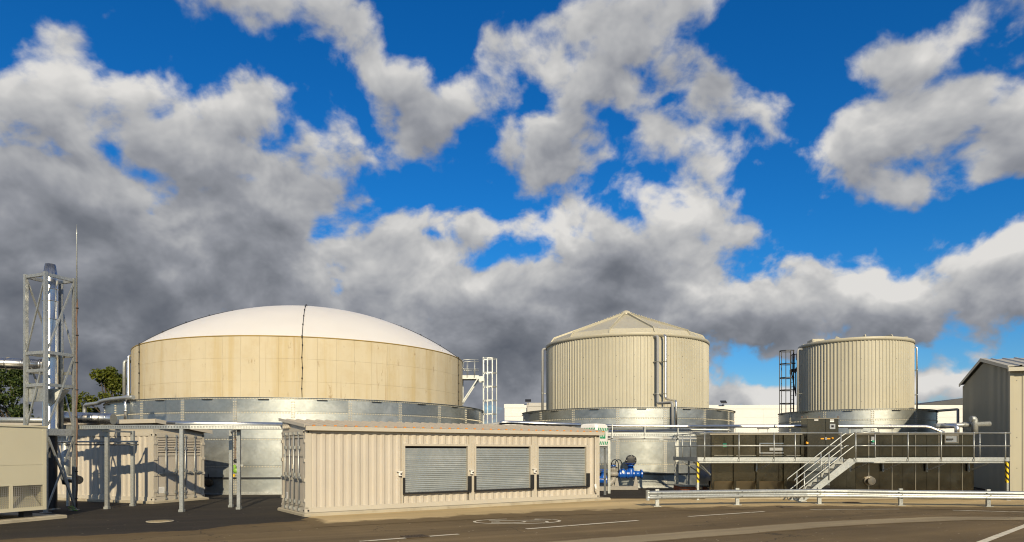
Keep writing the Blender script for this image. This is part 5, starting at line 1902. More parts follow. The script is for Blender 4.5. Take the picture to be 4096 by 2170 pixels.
# ------------------------------------------------------------------ cable trays and pipes
def tray(parent, pts, w=0.45, h=0.115):
    """perforated channel tray as separate side flanges and bed"""
    for s in (-1, 1):
        P_ = offset([(p[0], p[1]) for p in pts], s * w / 2)
        MB().sweep([(0.004, 0), (-0.004, 0), (-0.004, h), (0.004, h)], [(q[0], q[1], p[2]) for q, p in zip(P_, pts)], True).build('tray_side', MATS['galv_bright'], parent, local=False)
        sl = MB()
        dd = []
        for (a, b) in zip([(q[0], q[1], p[2]) for q, p in zip(P_, pts)], [(q[0], q[1], p[2]) for q, p in zip(P_, pts)][1:]):
            a, b = Vector(a), Vector(b)
            L = (b - a).length
            n = max(1, int(L / 0.085))
            t = (b - a) / L
            nn = Vector((-t.y, t.x, 0)) * (s * 0.0055)
            for k in range(n):
                c = a + t * (k + 0.5) * L / n
                for z in (0.035, 0.075):
                    p = c + Vector((0, 0, z)) + nn
                    sl.bar(p - t * 0.022, p + t * 0.022, 0.003, 0.014)
        sl.build('tray_slots', MATS['hole_dark'], parent, local=False)['kind'] = 'stuff'
    L_, R_ = offset([(p[0], p[1]) for p in pts], w / 2), offset([(p[0], p[1]) for p in pts], -w / 2)
    bed = MB()
    for i in range(len(pts) - 1):
        z = pts[i][2]
        bed.add([(*R_[i], z), (*R_[i + 1], pts[i + 1][2]), (*L_[i + 1], pts[i + 1][2]), (*L_[i], z)], [(0, 1, 2, 3)])
    bed.build('tray_bed', MATS['galv_steel'], parent, local=False)


YR = 32.0
rk = thing('cable_tray_bridge', 'perforated galvanised cable tray bridge in front of the cone-roofed tank', 'cable tray', (7.2, YR, 0))
tray(rk, [(3.9, YR + 0.2, 2.70), (10.3, YR + 0.2, 2.70)], 0.5, 0.16)
for u in (2448, 2578, 2710, 2940):
    x = px(u, YR)
    mb = MB().box(x - 0.02, YR - 0.12, 2.55, x + 0.02, YR - 0.08, 3.24).box(x - 0.02, YR - 0.12, 2.56, x + 0.02, YR + 0.5, 2.60).box(x - 0.02, YR - 0.079, 3.06, x + 0.02, YR + 0.3, 3.10)
    mb.build('tray_support', MATS['galv_bright'], rk, local=False)
for u in (2437, 2710):
    x = px(u, YR + .1)
    MB().box(x - 0.06, YR + 0.12, 0.0, x + 0.06, YR + 0.24, 2.69).build('support_post', MATS['galv_steel'], rk, local=False)
MB().tube([(4.2, YR - 0.02, 2.60), (8.6, YR - 0.02, 2.60), (9.2, YR - 0.02, 2.50), (10.2, YR - 0.02, 2.49)], 0.02, 8).build('conduit', MATS['sign_white'], rk, local=False)
for (a, b) in ((5.0, 6.9), (7.1, 7.7)):
    MB().box(a, YR - 0.05, 2.54, b, YR + 0.02, 2.575).build('light_batten', MATS['dark_steel'], rk, local=False)

pipe('process_pipe', 'long silver foil-clad pipe running over both stainless tanks', [(px(2330, YR), YR, 3.19), (px(2500, YR), YR, 3.17), (px(2760, YR - .2), YR - .2, 3.15), (px(2960, 29.9), 29.9, 3.09), (px(3713, 29.7), 29.7, 3.07), (px(3757, 29.6), 29.6, 2.87), (px(3775, 29.6), 29.6, 2.80)], 0.07, 'pipe_foil',
     collars=[((px(u, 29.8) - .04, 29.8, 3.08), (px(u, 29.8) + .04, 29.8, 3.08)) for u in (3100, 3420, 3560)])
pipe('process_pipe', 'thin silver pipe under the long foil-clad pipe beside the white shower tank', [(px(2435, YR), YR + 0.1, 3.03), (px(2925, YR), YR + 0.1, 2.99), (px(2930, YR), YR + .3, 2.8)], 0.05, 'galv_bright')
pipe('process_pipe', 'thick silver pipe lying in the tray beside the white shower tank', [(px(2438, YR), YR + 0.22, 2.93), (px(2830, YR), YR + 0.22, 2.92), (px(2860, YR), YR + .4, 2.88)], 0.055, 'pipe_foil')
pipe('process_pipe', 'silver pipe above the container roof leading to the white shower tank', [(px(1995, 33.4), 33.6, 3.16), (px(2000, 33.4), 33.4, 3.40), (px(2035, 33.4), 33.4, 3.40), (px(2325, 32.6), 32.6, 3.25)], 0.09, 'pipe_foil',
     collars=[((px(2275, 32.8), 32.8, 3.275), (px(2285, 32.8), 32.8, 3.265))])
pipe('process_pipe', 'dark grey pipe peeping over the container roof below the access ladder', [(px(1880, 33.8), 33.9, 3.22), (px(1940, 33.8), 33.8, 3.27), (px(2005, 33.6), 33.6, 3.36)], 0.085, 'grey_plastic')
for u in (2308, 2448, 2578):
    pass
# pipe stands on the tank tops
for i, (u0, u1) in enumerate(((3034, 3071), (3399, 3446), (3515, 3570))):
    th = thing('pipe_stand', ['small steel pipe stand on the hopper tank left of the cabinet', 'small steel pipe stand just right of the control cabinet', 'small steel pipe stand on the long closed tank'][i], 'pipe stand', (px((u0 + u1) / 2, 29.75), 29.75, 2.75))
    for u in (u0, u1):
        MB().box(px(u, 29.75) - 0.02, 29.73, 2.75, px(u, 29.75) + 0.02, 29.77, 2.955).build('stand_leg', MATS['galv_steel'], th, local=False)
    MB().box(px(u0, 29.75) - 0.05, 29.70, 2.956, px(u1, 29.75) + 0.05, 29.80, 2.995).build('stand_beam', MATS['dark_steel'], th, local=False)
# pipe cluster between tank and shed
Yc = 30.6
pipe('manifold_pipe', 'grey manifold pipe running from the long stainless tank into the shed', [(px(3740, Yc), Yc, 3.12), (px(3960, Yc), Yc, 3.22)], 0.11, 'galv_steel',
     collars=[((px(3778, Yc), Yc, 3.13), (px(3784, Yc), Yc, 3.13)), ((px(3850, Yc), Yc, 3.17), (px(3856, Yc), Yc, 3.17))])
pipe('manifold_pipe', 'bent grey pipe rising beside the ribbed shed wall', [(px(3868, Yc), Yc - .25, 3.43), (px(3880, Yc), Yc - .25, 3.43), (px(3884, Yc), Yc - .25, 3.36), (px(3884, Yc), Yc - .25, 2.75)], 0.13, 'galv_steel', bend=0.05)
pipe('manifold_pipe', 'short bright elbow dropping onto the long stainless tank', [(px(3800, 29.9), 30.6, 3.10), (px(3828, 29.9), 29.9, 3.10), (px(3828, 29.9), 29.9, 2.76)], 0.10, 'pipe_foil', bend=0.14)

# ------------------------------------------------------------------ access ladders on the tanks
def ladder(label, X0, Y0, s, ztop, zdeck, deckx, wallx, hoops, mat, dz=0.0):
    """caged ladder with a bracketed platform; s = +1 cage towards +x, -1 towards -x"""
    th = thing('access_ladder', label, 'ladder', (X0, Y0, 0))
    M_ = MATS[mat]
    for y in (Y0 - 0.23, Y0 + 0.23):
        MB().box(X0 - 0.035, y - 0.02, 0.0, X0 + 0.035, y + 0.02, ztop).build('stile', M_, th, local=False)
    rg = MB()
    z = 0.3
    while z < zdeck + 0.1:
        rg.tube([(X0, Y0 - 0.21, z), (X0, Y0 + 0.21, z)], 0.014, 6)
        z += 0.28
    rg.build('rungs', M_, th, local=False)['kind'] = 'stuff'
    arc = [(0.0, -0.36), (0.25, -0.40), (0.55, -0.36), (0.76, -0.18), (0.82, 0.0), (0.76, 0.18), (0.55, 0.36), (0.25, 0.40), (0.0, 0.36)]
    for z in hoops:
        P_ = [(X0 + s * a, Y0 + b, z) for a, b in arc]
        mb = MB()
        mb.sweep([(0.004, -0.03), (-0.004, -0.03), (-0.004, 0.03), (0.004, 0.03)], P_, True)
        mb.build('cage_hoop', M_, th, local=False)
    for k in (1, 2, 4, 6, 7):
        a, b = arc[k]
        MB().box(X0 + s * a - 0.022, Y0 + b - 0.006, min(hoops) - 0.03, X0 + s * a + 0.022, Y0 + b + 0.006, max(hoops) + 0.03).build('cage_strap', M_, th, local=False)
    # platform
    a, b = sorted((deckx, wallx))
    MB().box(a, Y0 - 0.42, zdeck - 0.05, b, Y0 + 0.42, zdeck).build('platform_deck', M_, th, local=False)
    for y in (Y0 - 0.43, Y0 + 0.43):
        MB().box(a, y - 0.01, zdeck - 0.09, b, y + 0.01, zdeck + 0.14).build('toe_board', M_, th, local=False)
        ps = MB()
        n = 2
        for k in range(n):
            x = a + (b - a) * (0.32 + 0.42 * k)
            ps.tube([(x, y - 0.02, zdeck), (x, y - 0.02, zdeck + 1.10)], 0.022, 8)
        q0, q1 = (a + 0.04, b - 0.02)
        ps.tube([(q1, y - 0.02, zdeck + 1.10), (q0 + 0.1, y - 0.02, zdeck + 1.10), (q0, y - 0.02, zdeck + 1.0), (q0, y - 0.02, zdeck + 0.62), (q0 + 0.1, y - 0.02, zdeck + 0.52), (q1, y - 0.02, zdeck + 0.52)], 0.024, 8)
        ps.build('guard_rail', M_, th, local=False)
        br = MB()
        br.bar((deckx - (0.08 * s), y, zdeck - 0.09), (wallx + 0.02 * s, y, zdeck - 1.55), 0.05, 0.07)
        br.bar((wallx + 0.03 * s, y, zdeck - 0.09), (wallx + 0.03 * s, y, zdeck - 1.65), 0.05, 0.05)
        br.build('platform_brace', M_, th, local=False)
    MB().box(min(deckx, X0), Y0 - 0.40, zdeck - 0.22, max(deckx, X0) + 0.04, Y0 - 0.36, zdeck + 0.08).build('link_plate', M_, th, local=False)
    MB().box(min(deckx, X0), Y0 + 0.36, zdeck - 0.22, max(deckx, X0) + 0.04, Y0 + 0.40, zdeck + 0.08).build('link_plate', M_, th, local=False)
    return th


ladder('bright galvanised caged ladder and platform on the right of the domed tank', -1.78, 42.7, 1, 7.85, 6.55, -2.06, -3.12, [7.77, 6.88, 6.02, 5.16, 4.31, 3.4, 2.5], 'galv_bright')
ladder('dark caged ladder on the left of the flat-topped tank', 18.22, 44.4, -1, 8.55, 7.25, 18.28, 18.66, [8.50, 7.65, 6.75, 5.95, 5.08, 4.2, 3.3, 2.5], 'dark_steel')  # galvanised; its dim backlit look is put into the dark material


# ------------------------------------------------------------------ generator enclosure (left edge)
EX, EY = Vector((.93, -.37, 0)).normalized(), Vector((.37, .93, 0)).normalized()     # common grid of the left-hand plant
RZ = math.atan2(-.37, .93)


def generator():
    th = thing('generator_enclosure', 'plain beige generator enclosure with mesh vents at the left edge', 'enclosure', (-13.57, 19.9, 0.30), RZ)
    gp = MATS['generator_paint']
    D_, W_, H_ = 4.2, 3.2, 2.40        # local: face on x = 0, body towards -x and -y
    # face built of two stacked panels and a vent frame
    z1 = 0.80
    for (a, b, c, d) in ((-D_, -0.10, z1, 1.30), (-D_, -0.10, 1.306, H_ - 0.02)):
        MB().box(-0.03, a, c, -0.004, b, d).build('side_panel', gp, th)
    MB().box(-0.10, -0.10, 0.0, 0.0, 0.0, H_).build('corner_post', gp, th)
    MB().box(-0.10, -D_, 0.0, 0.002, -0.101, 0.10).build('base_rail', gp, th)
    MB().box(-0.05, -D_, z1 - 0.075, 0.001, -0.101, z1 - 0.001).build('vent_rail', gp, th)
    ys = [-0.14, -0.93, -1.02, -1.80, -1.89, -2.67]
    for y in (-0.975, -1.845, -2.72):
        MB().box(-0.05, y - 0.045, 0.101, 0.001, y + 0.045, z1 - 0.076).build('vent_mullion', gp, th)
    for (b, a) in ((-0.101, -0.93), (-1.02, -1.80), (-1.89, -2.67)):
        me = MB()
        n = int((b - a) / 0.05)
        for i in range(n + 1):
            y = a + (b - a) * i / n
            me.box(-0.022, y - 0.004, 0.101, -0.014, y + 0.004, z1 - 0.076)
        for k in range(13):
            z = 0.125 + k * 0.05
            me.box(-0.0135, a, z - 0.004, -0.006, b, z + 0.004)
        me.build('vent_mesh', MATS['grey_cast'], th)['kind'] = 'stuff'
    MB().prism([(-0.06, -D_, 0.10), (-0.75, -D_, 0.10), (-0.75, -D_, 0.75), ], (0, D_ - 0.12, 0)).build('vent_chute', gp, th)
    MB().box(-W_, -D_, 0.05, -0.76, -0.02, H_ - 0.03).build('inner_core', gp, th)
    MB().box(-0.76, -D_, z1, -0.031, -0.02, H_ - 0.03).build('upper_core', gp, th)
    MB().box(-W_, -0.02, 0.0, -0.101, -0.001, H_ - 0.02).build('rear_panel', gp, th)
    MB().box(-W_ - 0.03, -D_, H_ - 0.02, 0.03, 0.03, H_ + 0.03).build('roof_lid', gp, th)
    for (x, y) in ((-0.3, -0.4), (-0.3, -2.2), (-2.6, -0.4), (-2.6, -2.2)):
        MB().box(x - 0.12, y - 0.12, -0.20, x + 0.12, y + 0.12, 0.0).build('mounting_foot', MATS['dark_steel'], th)
    return th


generator()
m_ = MB()
m_.cbox(-3.6, -4.6, 0, 0.12, 0.55, 0.10, 0.02)
o = bpy.data.objects.new('concrete_slab', m_.mesh('concrete_slab', MATS['slab_concrete'], center=False)[0])
place(o, None, frame(-13.57, 19.9, 0.0, RZ))
tag(o, kind='structure')


# ------------------------------------------------------------------ chimney in its lattice tower
def tower():
    W_ = 0.96
    th = thing('lattice_tower', 'square galvanised lattice tower carrying the steel chimney', 'tower', (-15.07, 22.06, 0), RZ)
    G = MATS['galv_steel']
    H_ = 7.80
    # local: front leg at (0, 0), right leg at (0, W), left leg at (-W, 0)
    for (x, y) in ((0, 0), (0, W_), (-W_, 0), (-W_, W_)):
        lg = MB().box(x - 0.052, y - 0.052, 0.0, x + 0.052, y + 0.052, H_).build('leg', G, th)
        MB().box(x - 0.12, y - 0.12, 0.008, x + 0.12, y + 0.12, 0.026).build('base_plate', G, lg)
    lv = [2.62, 4.15, 4.62, 5.20, 7.72]
    for z in lv:
        h = 0.22 if z == 2.62 else 0.10
        for (a, b) in (((0, 0.06), (0, W_ - 0.06)), ((-W_, 0.06), (-W_, W_ - 0.06)), ((-W_ + 0.06, 0), (-0.06, 0)), ((-W_ + 0.06, W_), (-0.06, W_))):
            if z in (4.62,) and a[1] == 0.06 and a[0] == 0:
                continue
            MB().bar((a[0], a[1], z), (b[0], b[1], z), 0.07, h).build('cross_beam', G, th)
    for (z0, z1) in ((0.15, 2.45), (2.75, 5.15), (5.25, 7.65)):
        # diagonal angles: V pattern on faces
        for (a, b) in (((0.02, 0.03, z0), (0.02, W_ - 0.03, z1)), ((-W_ + 0.03, 0.0, z0), (-0.03, 0.0, z1)), ((-W_, 0.03, z1), (-W_, W_ - 0.03, z0)), ((-W_ + 0.03, W_, z1), (-0.03, W_, z0))):
            MB().bar(a, b, 0.045, 0.045).build('brace', G, th)
        if z0 < 1:
            MB().bar((0.075, 0.03, z1), (0.075, W_ - 0.03, z0), 0.05, 0.05).build('brace', G, th)
    MB().box(-W_ + 0.07, 0.06, 3.62, -0.07, 0.10, 4.05).build('stay_plate', G, th)
    return th


tower()
tc_ = Vector((-15.07, 22.06, 0)) - EX * 0.48 + EY * 0.48
ch = thing('chimney', 'polished steel chimney with a tapered cap rising inside the lattice tower', 'chimney', (tc_.x, tc_.y, 0.1))
for (a, b) in ((2.72, 4.0), (4.0, 5.2), (5.2, 6.35), (6.35, 6.95), (6.95, 7.35), (7.35, 7.80)):
    MB().lathe([(0.225, a + 0.004), (0.235, a + 0.02), (0.225, a + 0.04), (0.225, b)], 28, (tc_.x, tc_.y, 0)).build('flue_section', MATS['stainless_bright'], ch, local=False)
MB().lathe([(0.25, 7.78), (0.25, 7.83), (0.21, 7.86), (0.155, 8.20), (0.14, 8.20), (0.14, 7.9)], 28, (tc_.x, tc_.y, 0)).build('taper_cap', MATS['stainless_bright'], ch, local=False)
MB().lathe([(0.20, 0.1), (0.20, 2.60)], 20, (tc_.x, tc_.y, 0)).build('flue_base', MATS['dark_steel'], ch, local=False)
p_ = tc_ + EY * 0.36
MB().tube([(p_.x, p_.y, 2.7), (p_.x, p_.y, 7.62)], 0.075, 12).build('side_flue', MATS['galv_steel'], ch, local=False)
h_ = MB()
h_.prism([(tc_.x + 0.0, tc_.y - .26, 4.05), (tc_.x + 0.52, tc_.y - .1, 4.05), (tc_.x + 0.12, tc_.y - .2, 3.45)], (0.0, 0.3, 0))
h_.build('gusset', MATS['galv_steel'], ch, local=False)

# lightning rod and its cable on the right leg
lp = Vector((-15.07, 22.06, 0)) + EY * 0.96 + EX * 0.12
lr = thing('lightning_rod', 'thin lightning rod with a brown sheathed cable on the tower leg', 'lightning rod', (lp.x, lp.y, 0))
MB().tube([(lp.x, lp.y, 6.9), (lp.x, lp.y, 9.3), (lp.x, lp.y, 9.6)], [0.022, 0.016, 0.008], 8).build('rod', MATS['galv_steel'], lr, local=False)
pts = []
for i in range(24):
    z = 7.1 - i * 7.0 / 23
    pts.append((lp.x + 0.012 * math.sin(i * 1.9), lp.y + 0.01 * math.cos(i * 1.3), max(z, 0.06)))
cbl = MB().tube(pts, 0.027, 8).build('sheathed_cable', MATS['rust_brown'], lr, local=False)
ck = MB()
for i in range(1, 23, 3):
    ck.tube([(pts[i][0], pts[i][1], pts[i][2] - 0.015), (pts[i][0], pts[i][1], pts[i][2] + 0.015)], 0.046, 8)
ck.build('cable_ties', MATS['dark_steel'], cbl, local=False)['kind'] = 'stuff'
MB().lathe([(0.03, 9.28), (0.032, 9.34), (0.01, 9.36)], 8, (lp.x, lp.y, 0)).build('rod_clamp', MATS['galv_bright'], lr, local=False)
MB().tube([(lp.x - 0.02, lp.y - .05, 0.05), (lp.x - 0.10, lp.y - .1, 0.16), (lp.x - 0.22, lp.y - .12, 0.12), (lp.x - 0.05, lp.y - .1, 0.03), (lp.x + 0.08, lp.y - .1, 0.02)], 0.014, 6).build('earth_tail', MATS['green_regulator'], lr, local=False)

# ducts round the tower
e_ = tc_ - EX * 0.24
pipe('flue_duct', 'polished steel duct entering the chimney from the left edge', [(e_.x - 3.4, e_.y - 0.35, 4.98), (e_.x + 0.05, e_.y - 0.05, 4.86)], 0.175, 'stainless_bright',
     collars=[((e_.x - 3.4 + 3.45 * t, e_.y - 0.35 + .3 * t, 4.98 - .12 * t), (e_.x - 3.4 + 3.45 * t + 0.03, e_.y - 0.35 + .3 * t, 4.98 - .12 * t)) for t in (0.35, 0.5, 0.65, 0.8)] + [((e_.x - .12, e_.y - 0.06, 4.865), (e_.x - .05, e_.y - 0.055, 4.862))], cat='duct', n=22)
pipe('flue_duct', 'fat polished steel duct ending right of the lattice tower', [(-16.6, 24.35, 3.22), (-14.10, 24.15, 3.13)], 0.20, 'stainless_bright',
     collars=[((-14.55, 24.18, 3.146), (-14.52, 24.18, 3.145)), ((-14.30, 24.166, 3.137), (-14.27, 24.164, 3.136)), ((-15.9, 24.29, 3.195), (-15.87, 24.29, 3.194))], cat='duct', n=24)
pipe('flue_duct', 'slim silver pipe behind the generator enclosure at the left edge', [(-22.5, 26.2, 3.22), (-16.2, 24.6, 3.10)], 0.10, 'galv_bright', cat='duct')
# vertical exhaust with cone bottom beside the plant container
vd = thing('exhaust_duct', 'vertical steel exhaust with an elbow beside the plant container', 'duct', (-16.15, 24.7, 0.5))
xx, yy = px(262, 24.6), 24.6
MB().lathe([(0.13, 0.95), (0.155, 1.0), (0.155, 1.9), (0.135, 1.92), (0.135, 2.35)], 20, (xx, yy, 0)).build('duct_body', MATS['galv_steel'], vd, local=False)
MB().lathe([(0.002, 0.78), (0.10, 0.80), (0.13, 0.95)], 20, (xx, yy, 0)).build('duct_cone', MATS['dark_steel'], vd, local=False)
MB().tube([(xx + 0.1, yy, 1.02), (xx + 0.42, yy - 0.02, 0.98), (xx + 0.56, yy - .12, 0.96)], 0.15, 18).build('duct_elbow', MATS['stainless_bright'], vd, local=False)
MB().box(xx - .04, yy + 0.1, 0.0, xx + .04, yy + 0.18, 2.6).build('duct_post', MATS['galv_steel'], vd, local=False)

# ------------------------------------------------------------------ cable tray on posts, left
lt = thing('cable_tray_run', 'long perforated galvanised cable tray on slim posts, left of the shuttered container', 'cable tray', (-10.8, 22.5, 0))
TP = [(-15.2, 23.35, 2.74), (-13.9, 23.1, 2.74), (-12.2, 22.78, 2.735), (-11.3, 22.62, 2.73), (-10.6, 22.62, 2.73), (-9.6, 22.95, 2.735), (-7.75, 23.6, 2.74)]
tray(lt, TP, 0.42, 0.125)
for (x, y, zt) in ((-13.94, 23.5, 2.735), (-13.75, 24.75, 2.735), (-10.82, 22.37, 2.72), (-9.98, 24.25, 2.735), (-9.34, 23.35, 2.73)):
    po = MB()
    po.box(x - 0.055, y - 0.055, 0.0, x + 0.055, y - 0.045, zt).box(x - 0.055, y - 0.045, 0.0, x - 0.045, y + 0.045, zt).box(x + 0.045, y - 0.045, 0.0, x + 0.055, y + 0.045, zt).box(x - 0.0549, y + 0.045, 0.0, x + 0.0549, y + 0.055, zt)
    pp = po.build('tray_post', MATS['galv_bright'], lt, local=False)
    MB().box(x - 0.075, y - 0.085, 0.006, x + 0.075, y + 0.085, 0.09).build('post_foot', MATS['galv_steel'], pp, local=False)
for (a, b) in (((-13.94, 23.5), (-13.75, 24.75)), ((-9.34, 23.35), (-9.98, 24.25))):
    MB().bar((a[0], a[1] - 0.3, 2.69), (b[0], b[1], 2.69), 0.05, 0.06).build('cantilever_arm', MATS['galv_steel'], lt, local=False)
pipe('tray_pipe', 'silver foil-clad pipe lying on the left cable tray', [(-11.6, 22.95, 2.945), (-10.6, 22.95, 2.94), (-9.6, 23.25, 2.94), (-7.75, 23.9, 2.94)], 0.058, 'pipe_foil')
pipe('tray_pipe', 'second thinner silver pipe on the left cable tray, nearer the road', [(-11.2, 22.72, 2.90), (-10.6, 22.74, 2.90), (-9.6, 23.05, 2.90), (-7.8, 23.68, 2.90)], 0.035, 'galv_bright')
pipe('tray_pipe', 'thin pipe under the cable tray crossing behind the tower braces', [(-16.3, 24.5, 2.33), (-13.0, 23.7, 2.33)], 0.03, 'galv_bright')
pipe('tray_pipe', 'dark thin pipe just below the one crossing behind the tower braces', [(-16.3, 24.55, 2.22), (-13.0, 23.75, 2.22)], 0.022, 'dark_steel')

# gas regulator hung on the tray post
gr_ = thing('gas_regulator', 'small green gas regulator on a tray post before the steel ring', 'regulator', (-9.75, 23.4, 1.2))
x, y = px(938, 23.3), 23.42
MB().tube([(x - 0.03, y, 2.72), (x - 0.03, y, 1.75), (x - 0.02, y, 1.62)], 0.022, 8).build('riser_pipe', MATS['rust_brown'], gr_, local=False)
MB().lathe([(0.002, -0.05), (0.07, -0.05), (0.07, 0.05), (0.002, 0.05)], 14, (x, y, 1.66), axis='Y').build('gauge', MATS['dark_steel'], gr_, local=False)
MB().cbox(x - 0.07, y - 0.06, 1.43, x + 0.02, y + 0.06, 1.53, 0.01).build('shut_off_block', MATS['green_regulator'], gr_, local=False)
MB().lathe([(0.002, -0.06), (0.06, -0.06), (0.10, -0.01), (0.10, 0.02), (0.06, 0.06), (0.002, 0.06)], 18, (x, y, 1.33), axis='Y').build('regulator_body', MATS['green_regulator'], gr_, local=False)
MB().cbox(x - 0.09, y - 0.04, 1.12, x - 0.03, y + 0.04, 1.21, 0.01).build('yellow_cap', MATS['yellow_paint'], gr_, local=False)
MB().box(x + 0.03, y - 0.05, 1.48, x + 0.27, y - 0.03, 1.54).build('fixing_bar', MATS['galv_steel'], gr_, local=False)
MB().tube([(x - .03, y + .03, 2.45), (x + 0.06, y, 2.3), (x + .07, y, 2.1), (x - 0.02, y, 2.05), (x - 0.08, y, 2.15)], 0.012, 6).build('loose_cable', MATS['black_rubber'], gr_, local=False)

# manway on the big ring seen left of the posts
mw = thing('tank_manway', 'shadow-toned round manway on the big steel ring beside the louvred container', 'manway', (-13.4, 31.3, 0.6))
ang = math.atan2(-C1[1], -C1[0]) + R(-23.4)
cxm, cym = C1[0] + 10.74 * math.cos(ang), C1[1] + 10.74 * math.sin(ang)
Mw = Matrix.Translation((cxm, cym, 0.56)) @ Matrix.Rotation(ang, 4, 'Z')
me, _ = MB().lathe([(0.14, 0.0), (0.14, 0.16), (0.20, 0.16), (0.20, 0.21), (0.12, 0.23), (0.002, 0.23)], 20, axis='X', smooth=False).mesh('manway_cover', MATS['nozzle_steel'], center=False)  # silvery cover; the shadow on it is put into the dark colour
inst('manway_cover', me, mw, Mw)
me, _ = MB().tube([(0.2, 0, 0.22), (0.2, 0, 0.42)], 0.02, 8).mesh('davit_pin', MATS['dark_steel'], center=False)
inst('davit_pin', me, mw, Mw)

# manhole cover, road gullies
mh = thing('manhole_cover', 'sandy round manhole cover in the dark asphalt at the left', 'manhole cover', (px(640, 19.35), 19.35, 0.008))
MB().lathe([(0.36, 0.0), (0.36, 0.014), (0.31, 0.014)], 28, (0, 0, 0)).build('frame_ring', MATS['slab_concrete'], mh)
MB().lathe([(0.305, 0.006), (0.30, 0.012), (0.002, 0.012)], 28, (0, 0, 0)).build('cover_plate', MATS['manhole_iron'], mh)
st_ = MB()
for i in range(-4, 5):
    for j in range(-4, 5):
        if i * i + j * j < 17:
            st_.box(i * .06 - .018, j * .06 - .018, 0.0122, i * .06 + .018, j * .06 + .018, 0.018)
st_.build('tread_studs', MATS['manhole_iron'], mh)['kind'] = 'stuff'


def gully(label, x, y, rz):
    th = thing('road_gully', label, 'drain grate', (x, y, 0.008), rz)
    MB().box(-0.28, -0.24, 0, 0.28, -0.20, 0.014).box(-0.28, 0.20, 0, 0.28, 0.24, 0.014).box(-0.28, -0.20, 0, -0.24, 0.20, 0.014).box(0.24, -0.20, 0, 0.28, 0.20, 0.014).build('grate_frame', MATS['gully_iron'], th)
    MB().box(-0.24, -0.20, 0.0005, 0.24, 0.20, 0.002).build('grate_pit', MATS['hole_dark'], th)
    for i in range(7):
        x_ = -0.21 + i * 0.07
        MB().box(x_ - 0.018, -0.199, 0.003, x_ + 0.018, 0.199, 0.012).build('grate_bar', MATS['gully_iron'], th)


gully('dark drain grate in the road in front of the stair foot', px(3148, 24.2), 24.2, R(8))
gully('dark drain grate near the barrier right of the stairs', px(3438, 25.75), 26.3, R(-5))
gully('dark drain grate by the broken lane line in front of the shutters', px(1660, 15.9), 15.9, R(30))


# ------------------------------------------------------------------ trees
def leaf_mat(name, a, b):
    m = bpy.data.materials.new(name)
    m.use_nodes = True
    T = NT(m.node_tree)
    bs = m.node_tree.nodes['Principled BSDF']
    geo = T.n('ShaderNodeNewGeometry')
    c = T.mix(geo.outputs['Random Per Island'], a, b)
    n = T.noise(geo.outputs['Position'], 0.9, 3, 0.5).outputs['Fac']
    c = T.v('SCALE', c, scale=T.lin(n, 0.3, 0.7, 0.75, 1.25))
    m.node_tree.links.new(c, bs.inputs['Base Color'])
    bs.inputs['Roughness'].default_value = 0.55
    tr = T.n('ShaderNodeBsdfTranslucent')
    T.put(tr.inputs['Color'], c)
    mx = T.n('ShaderNodeMixShader')
    mx.inputs[0].default_value = 0.3
    m.node_tree.links.new(bs.outputs[0], mx.inputs[1])
    m.node_tree.links.new(tr.outputs[0], mx.inputs[2])
    m.node_tree.links.new(mx.outputs[0], m.node_tree.nodes['Material Output'].inputs[0])
    MATS[name] = m


leaf_mat('leaf_olive', (.075, .105, .012), (.17, .185, .02))
leaf_mat('leaf_dark', (.035, .065, .014), (.075, .105, .02))


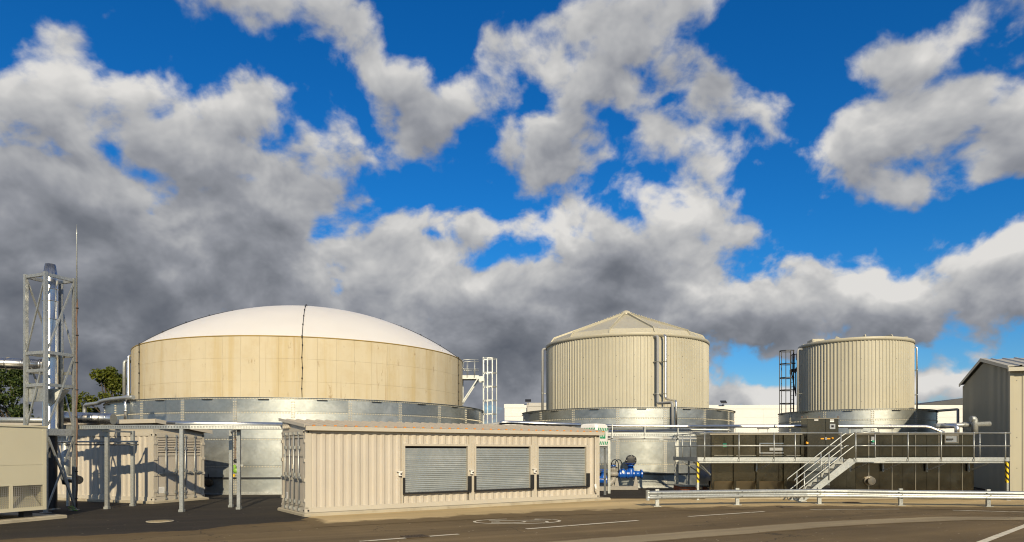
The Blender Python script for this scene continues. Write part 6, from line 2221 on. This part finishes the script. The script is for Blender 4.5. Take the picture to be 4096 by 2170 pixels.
def tree(label, x, y, h, rx, seed, mat, ratio=0.45, nclump=46, per=130, leaf=0.16, low=0.30):
    rnd = random.Random(seed)
    th = thing('tree', label, 'tree', (x, y, 0))
    tk = MB()
    tk.tube([(0, 0, 0), (0.05, 0.02, h * 0.25), (-0.05, 0.05, h * 0.5), (0.05, 0, h * 0.8)], [0.2, 0.15, 0.10, 0.03], 9)
    clumps = []
    for i in range(nclump):
        a = rnd.uniform(0, 2 * math.pi)
        t = rnd.uniform(0, 1)
        z = h * (low + (1 - low) * t)
        env = rx * math.sin(min(1, (t + 0.12)) * math.pi * 0.88 + 0.22) ** 0.7
        r = env * math.sqrt(rnd.uniform(0.05, 1)) * rnd.uniform(0.75, 1.12)
        clumps.append((r * math.cos(a), r * math.sin(a), z, rnd.uniform(0.32, 0.68) * rx * ratio))
    for (cx_, cy_, cz_, s) in clumps[::2]:
        z0 = cz_ * rnd.uniform(0.55, 0.8)
        tk.tube([(0, 0.03, z0), (cx_ * 0.5, cy_ * 0.5, (z0 + cz_) / 2 + 0.1), (cx_, cy_, cz_)], [0.06, 0.04, 0.012], 5, caps=False)
    tk.build('trunk', MATS['bark'], th)
    lf = MB()
    for (cx_, cy_, cz_, s) in clumps:
        for _ in range(int(per * (0.5 + s / (rx * ratio)))):
            while True:
                d = Vector((rnd.uniform(-1, 1), rnd.uniform(-1, 1), rnd.uniform(-1, 1)))
                if d.length < 1:
                    break
            d = d * (0.5 + 0.5 * d.length)
            p = Vector((cx_, cy_, cz_)) + Vector((d.x * s, d.y * s, d.z * s * 0.8))
            n_ = Vector((rnd.gauss(0, 1), rnd.gauss(0, 1), rnd.gauss(0.5, 1))).normalized()
            u_ = n_.orthogonal().normalized()
            u_ = (Matrix.Rotation(rnd.uniform(0, 6.28), 3, n_) @ u_)
            v_ = n_.cross(u_)
            q = leaf * rnd.uniform(0.6, 1.3)
            lf.add([p - u_ * q * 0.6, p + v_ * q * 0.33 + n_ * q * .1, p + u_ * q * 0.6, p - v_ * q * 0.33 + n_ * q * .1], [(0, 1, 2, 3)])
    lf.build('crown', MATS[mat], th)['kind'] = 'stuff'


tree('yellow-green tree showing left of the concrete tank', -28.4, 48.0, 7.7, 2.3, 3, 'leaf_olive', nclump=52, per=150, leaf=0.2)
tree('dark leafy tree at the left edge behind the generator', -36.6, 50.0, 8.1, 2.6, 11, 'leaf_dark', nclump=60, per=160, leaf=0.2)
tree('dark shrubby tree seen through the lattice tower', -31.6, 49.0, 5.9, 1.7, 23, 'leaf_dark', nclump=34, per=130, leaf=0.2)
tree('low dark tree by the left edge, beside the tall dark one', -34.0, 52.0, 5.2, 1.5, 31, 'leaf_dark', nclump=24, per=120, leaf=0.2)
